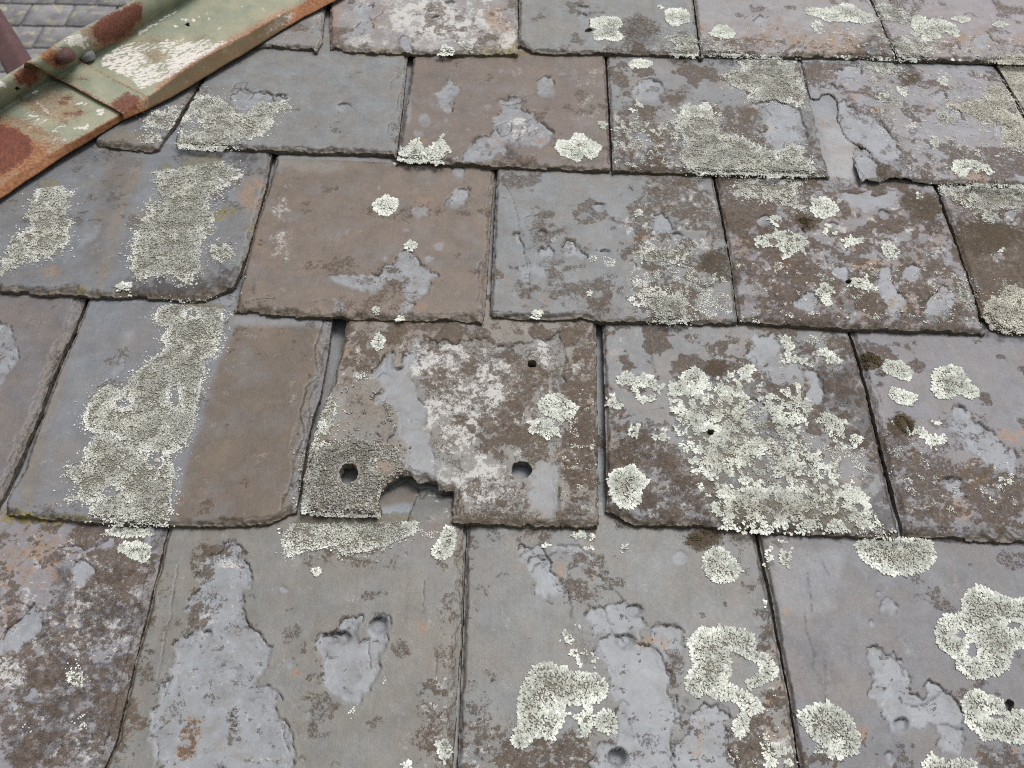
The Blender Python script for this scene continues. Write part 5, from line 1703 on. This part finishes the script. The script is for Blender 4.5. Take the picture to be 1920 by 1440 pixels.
def profile_surface(t0, t1, lift, step=2.2, seed=1):
    tau = np.arange(t0, t1 + .1, step); C3 = []
    for k, (cs, xo, h) in enumerate(PROFILE):
        x = tau + xo; y = curve(cs)(x); C3.append(unproj(x, y, h + lift[k]))
    e = np.array([_hn[0], _hn[1], 0.0])
    if e[1] < 0: e = -e
    b = C3[5]
    C3 += [b + e * .013 + [0, 0, -.013], b + e * .024 + [0, 0, -.034], b + e * .028 + [0, 0, -.052], b + e * .17 + [0, 0, -.16]]
    rows_ = []; sec = []
    def lin(a, b, n, s0):
        for i in range(n): rows_.append(a + (b - a) * i / n); sec.append(s0 + i / n)
    lin(C3[0], C3[1], 9, 0); lin(C3[1], C3[2], 34, 1)
    cr = [C3[2] * 2 - C3[3] * .35 - C3[2] * .65] + C3[2:9]
    cr = [C3[2] + (C3[1] - C3[2]) * .25] + C3[2:9]
    for k in range(1, len(cr) - 2):
        n = 8
        for i in range(n):
            q = i / n; p0, p1, p2, p3 = cr[k - 1], cr[k], cr[k + 1], cr[k + 2]
            rows_.append(.5 * (2 * p1 + (p2 - p0) * q + (2 * p0 - 5 * p1 + 4 * p2 - p3) * q * q + (3 * p1 - p0 - 3 * p2 + p3) * q ** 3)); sec.append(1 + k + q)
    lin(cr[-2], C3[9], 5, 8); rows_.append(C3[9]); sec.append(9)
    G = np.array(rows_); sec = np.array(sec)
    # round the crease a little and dent the sheet
    for _ in range(2):
        m = (sec > .5) & (sec < 1.15); i = np.nonzero(m)[0]; G[i] = (G[i - 1] + G[i] * 2 + G[i + 1]) / 4
    a, bb = G[..., 0] * 1000, G[..., 1] * 1000
    G[..., 2] += (fbm(a / 55, bb / 55, seed, 2) - .5) * .0055 * np.clip(sec, .3, 1)[:, None] * (sec < 8)[:, None] + (fbm(a / 17, bb / 17, seed + 3, 2) - .5) * .0011
    return tau, sec, G
metal = bpy.data.objects.new('hip_flashing', None); COL.objects.link(metal); metal.parent = None
metal_org = unproj(173, 250, .01)
metal.matrix_world = roof.matrix_world @ Matrix.Translation(Vector(metal_org))
tag(metal, 'green painted metal hip capping, rusty and peeling, with a rolled top', 'roof flashing')
HOLES = [(32, 165, 5.0, 4.2), (36, 180, 7.5, 4.6), (40, 183, 5, 4), (352, 45, 4.2, 3.2)]
def sheet(name, t0, t1, lift, seed, strap=False):
    tau, sec, G = profile_surface(t0, t1, lift, seed=seed)
    ns, nt = G.shape[:2]; P = G.reshape(-1, 3); px, py = proj(P); n = len(P)
    S = np.repeat(sec, nt); um, vm = P[:, 0] * 1000, P[:, 1] * 1000
    tone = np.tile(GREEN, (n, 1))
    def to(c, w): tone[:] = tone + (c - tone) * np.clip(w, 0, 1)[:, None]
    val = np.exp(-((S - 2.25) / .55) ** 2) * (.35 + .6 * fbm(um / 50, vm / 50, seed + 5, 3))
    to(DGREEN, val)  # valley shading below the roll, put into the paint as darker green
    m1 = np.zeros((n, 4))
    x, y = px + (fbm(um / 12, vm / 10, seed + 7, 4, .6) - .5) * 30, py + (fbm(um / 12, vm / 10, seed + 9, 4, .6) - .5) * 22
    if not strap or True:
        for k, v, p in MSH:
            bb = (min(q[0] for q in p), min(q[1] for q in p), max(q[0] for q in p), max(q[1] for q in p)); ix = sub(bb, px, py, 16)
            if not len(ix): continue
            on_strap = k in 'wro' and 78 < np.mean([q[0] for q in p]) < 260 and False
            soft = {'w': 3.5, 'r': 8.0, 'o': 12.0, 'g': 9.0}[k]
            w = (1 - sstep(-soft, soft * .8, sdf_poly(x[ix] * .6 + px[ix] * .4, y[ix] * .6 + py[ix] * .4, p))) * v
            if k == 'w': m1[ix, 0] = np.maximum(m1[ix, 0], w)
            if k == 'r': m1[ix, 1] = np.maximum(m1[ix, 1], w); m1[ix, 0] *= 1 - w
            if k == 'o': m1[ix, 2] = np.maximum(m1[ix, 2], w); m1[ix, 0] *= 1 - .8 * w
    # the folded lip: rust at the lower end, olive further up, orange again at the top
    lip = 1 - sstep(.95, 1.04 + .0, S)
    lo = (1 - sstep(245, 300, px)); hi = sstep(520, 560, px)
    near = (1 - sstep(1.0, 1.10, S)) * lo
    m1[:, 2] = np.maximum(m1[:, 2], np.maximum(lip * (lo + hi) * .95, near * (1 - sstep(0, 260, px)) * .7))
    to(OLIVE, lip * (1 - lo) * (1 - hi) * .9)
    m1[:, 2] = np.maximum(m1[:, 2], .6 * lip * sstep(.45, .6, fbm(um / 22, vm / 22, seed + 41, 3)))
    rim = np.exp(-((S - 1.0) / .09) ** 2) * sstep(280, 300, px)
    to(PINK, rim * .9 * (1 - hi)); m1[:, 2] = np.maximum(m1[:, 2], .42 * rim)
    m1[:, 2] = np.maximum(m1[:, 2], .85 * (1 - sstep(.15, .5, S)))
    m1[:, 2] = np.maximum(m1[:, 2], .45 * np.exp(-((S - 1.25) / .2) ** 2) * (1 - sstep(0, 180, px)))
    m1[:, 3] = lip * (1 - lo) * (1 - hi) * (.75 + .3 * sstep(.3, .65, fbm(um / 14, vm / 14, seed + 21, 3)))
    m1[:, 0] = np.maximum(m1[:, 0], np.where(S > 1.05, .16 * sstep(.55, .8, fbm(um / 30, vm / 30, seed + 31, 3)), 0))
    m1[:, 0] *= 1 - (1 - sstep(.98, 1.06, S)) * (px < 480)
    if strap:
        m1[:, 0] *= .55
        e0 = np.tile(np.clip((tau - t0) / 9, 0, 1), ns); e1 = np.tile(np.clip((t1 - tau) / 9, 0, 1), ns)
        edge = 1 - np.minimum(e0, e1); m1[:, 2] = np.maximum(m1[:, 2], .7 * edge); m1[:, 3] = np.maximum(m1[:, 3], .35 * (1 - e0)); m1[:, 0] = np.maximum(m1[:, 0], .45 * (1 - e0) * (S < 2.2) * (S > 1.1))
    fc = np.ones((ns - 1, nt - 1), bool)
    c = (G[:-1, :-1] + G[1:, 1:]) / 2; cx, cy = proj(c)
    if not strap:
        for hx, hy, rx, ry in HOLES: fc &= ((cx - hx) / rx) ** 2 + ((cy - hy) / ry) ** 2 > 1
    ids = np.arange(n).reshape(ns, nt)
    q = np.stack([ids[:-1, :-1][fc], ids[:-1, 1:][fc], ids[1:, 1:][fc], ids[1:, :-1][fc]], 1)
    # second skin a millimetre below, and the cut edges between
    lower = P - np.array([0, 0, .0014]); lo_q = q[:, ::-1] + n
    br = np.concatenate([ids[0, :], ids[1:, -1], ids[-1, :-1][::-1], ids[1:-1, 0][::-1]]); nx_ = np.roll(br, -1)
    rimq = np.stack([nx_, br, br + n, nx_ + n], 1)
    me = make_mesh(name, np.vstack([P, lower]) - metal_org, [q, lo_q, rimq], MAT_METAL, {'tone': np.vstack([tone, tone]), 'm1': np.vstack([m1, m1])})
    SURF.append(P); return link(name, me, metal)
SURF = []
sheet('metal_sheet', -330, 262, [0, 0, 0, 0, 0, 0], 3)
sheet('metal_sheet', 256, 960, [.0012, .0012, .0012, .002, .002, .002], 8)
o = sheet('joint_strap', 231, 283, [.005, .005, .0055, .007, .010, .010], 3, strap=True); o['label'] = 'band wrapped over the joint between the two lengths'
def bolt(cx, cy, h, r, hgt, mat, lab):
    A_ = np.vstack(SURF); qx, qy = proj(A_); near = np.nonzero((qx - cx) ** 2 + (qy - cy) ** 2 < 6)[0]
    p = A_[near[np.argmin(np.linalg.norm(A_[near] - CAM, axis=1))]]; org = metal_org
    b = disc('bolt', p, r, hgt, mat, metal, org, dome=.5, seg=18); b['label'] = lab
bolt(124, 110, .034, .0150, .012, MAT_BOLT, 'dark rusted bolt head'); bolt(165, 108, .034, .0120, .012, MAT_BOLT_GREY, 'grey bolt head')

# ------------------------------------------------------------------ lower roof beyond the hip
Pf = CAM + ray(90.0, 50.0) * 6.1; HF = float(Pf[2])
va = unproj(95, 10, HF)[1]; vb2 = unproj(80, 50.5, HF)[1]; EF = va - vb2
jx = unproj([40, 122], [47, 50], HF)[:, 0]; WF = abs(jx[1] - jx[0])
far = bpy.data.objects.new('slate_roof', None); COL.objects.link(far)
far_org = np.array([jx[0], vb2, HF]); far.matrix_world = roof.matrix_world @ Matrix.Translation(Vector(far_org)) @ Matrix.Rotation(.045, 4, 'Z')
tag(far, 'lower lichen spotted slate roof beyond the rusty hip capping', 'roof', kind='thing')
roof['kind'] = 'thing'; metal['kind'] = 'thing'
rg = np.random.default_rng(11); far_mesh = []
for k in range(5):
    nb = 9; hw = WF / 2 - .006; bt = [(-hw + 2 * hw * i / (nb - 1), rg.normal(0, .003) + (.002 if i in (0, nb - 1) else 0)) for i in range(nb)]
    top = [(x, EF * 2.1) for x, _ in bt]; tf = .015; sl = -tf / EF
    V = [(x, y, tf + sl * y) for x, y in bt] + [(x, y, tf + sl * y) for x, y in top]
    V += [(x + rg.normal(0, .001), y + .002, sl * y) for x, y in bt] + [(x, y, sl * y) for x, y in top]
    F = []
    for i in range(nb - 1):
        F += [(i, i + 1, nb + i + 1, nb + i), (2 * nb + i, 2 * nb + i + 1, i + 1, i)]
    F += [(0, nb, 3 * nb, 2 * nb), (nb - 1, 3 * nb - 1, 4 * nb - 1, 2 * nb - 1)]
    far_mesh.append(make_mesh('far_slate', np.array(V), [np.array(F)], MAT_FAR, smooth=False))
for r in range(-3, 6):
    for c in range(-6, 9):
        o = link('slate', far_mesh[int(rg.integers(5))], far)
        o.location = ((c + .5 + (.5 if r % 2 else 0)) * WF + rg.normal(0, .004), r * -EF + rg.normal(0, .004), rg.normal(0, .001)); o.rotation_euler = (0, rg.normal(0, .004), rg.normal(0, .006))
fb = np.array([(-7 * WF, -6.5 * EF), (10 * WF, -6.5 * EF), (10 * WF, 6 * EF), (-7 * WF, 6 * EF)])
link('boarding', make_mesh('boarding', np.vstack([np.c_[fb, np.full(4, -.04)], np.c_[fb, np.full(4, -.07)]]),
     [np.array([[0, 1, 2, 3], [7, 6, 5, 4]] + [[i, 4 + i, 4 + (i + 1) % 4, (i + 1) % 4] for i in range(4)])], MAT_BOARD, smooth=False), far)

# ------------------------------------------------------------------ painted pole behind the hip
A = CAM + ray(-110.0, -128.0) * 2.9; B_ = CAM + ray(62.0, 168.0) * 1.78
ax = B_ - A; Lp = np.linalg.norm(ax); ax /= Lp
toc = CAM - (A + B_) / 2; toc -= ax * toc.dot(ax); toc /= np.linalg.norm(toc); sd2 = np.cross(ax, toc)
f1 = toc * math.cos(.45) + sd2 * math.sin(.45); f2 = np.cross(ax, f1)
sec_ = []; w = .0265
for i in range(32):
    a = 2 * math.pi * i / 32; p = 5.0; ca, sa = math.cos(a), math.sin(a)
    r_ = (abs(ca) ** p + abs(sa) ** p) ** (-1 / p); sec_.append((r_ * ca * w, r_ * sa * w))
PV = []; nseg = 24
for k in range(nseg + 1):
    c = A + ax * Lp * k / nseg
    for (a, b) in sec_: PV.append(c + f1 * a + f2 * b)
PF = [(k * 32 + i, k * 32 + (i + 1) % 32, (k + 1) * 32 + (i + 1) % 32, (k + 1) * 32 + i) for k in range(nseg) for i in range(32)]
PV = np.array(PV); org = PV[-32:].mean(0)
PVc = np.vstack([PV, [A, B_]]); caps = [np.array([(len(PV), (i + 1) % 32, i) for i in range(32)] + [(len(PV) + 1, nseg * 32 + i, nseg * 32 + (i + 1) % 32) for i in range(32)])]
po = link('pole', make_mesh('pole', PVc - org, [np.array(PF)] + caps, MAT_POST)); po.matrix_world = roof.matrix_world @ Matrix.Translation(Vector(org))
tag(po, 'red brown painted pole leaning behind the rusty hip capping', 'pole')

# ------------------------------------------------------------------ ground far below
low = float(r2w(far_org)[2]) - 3.0
gm = make_mesh('ground', np.array([(-600, -600, low), (600, -600, low), (600, 600, low), (-600, 600, low)]), [np.array([[0, 1, 2, 3]])], MAT_GROUND, smooth=False)
tag(link('ground', gm), kind='structure')
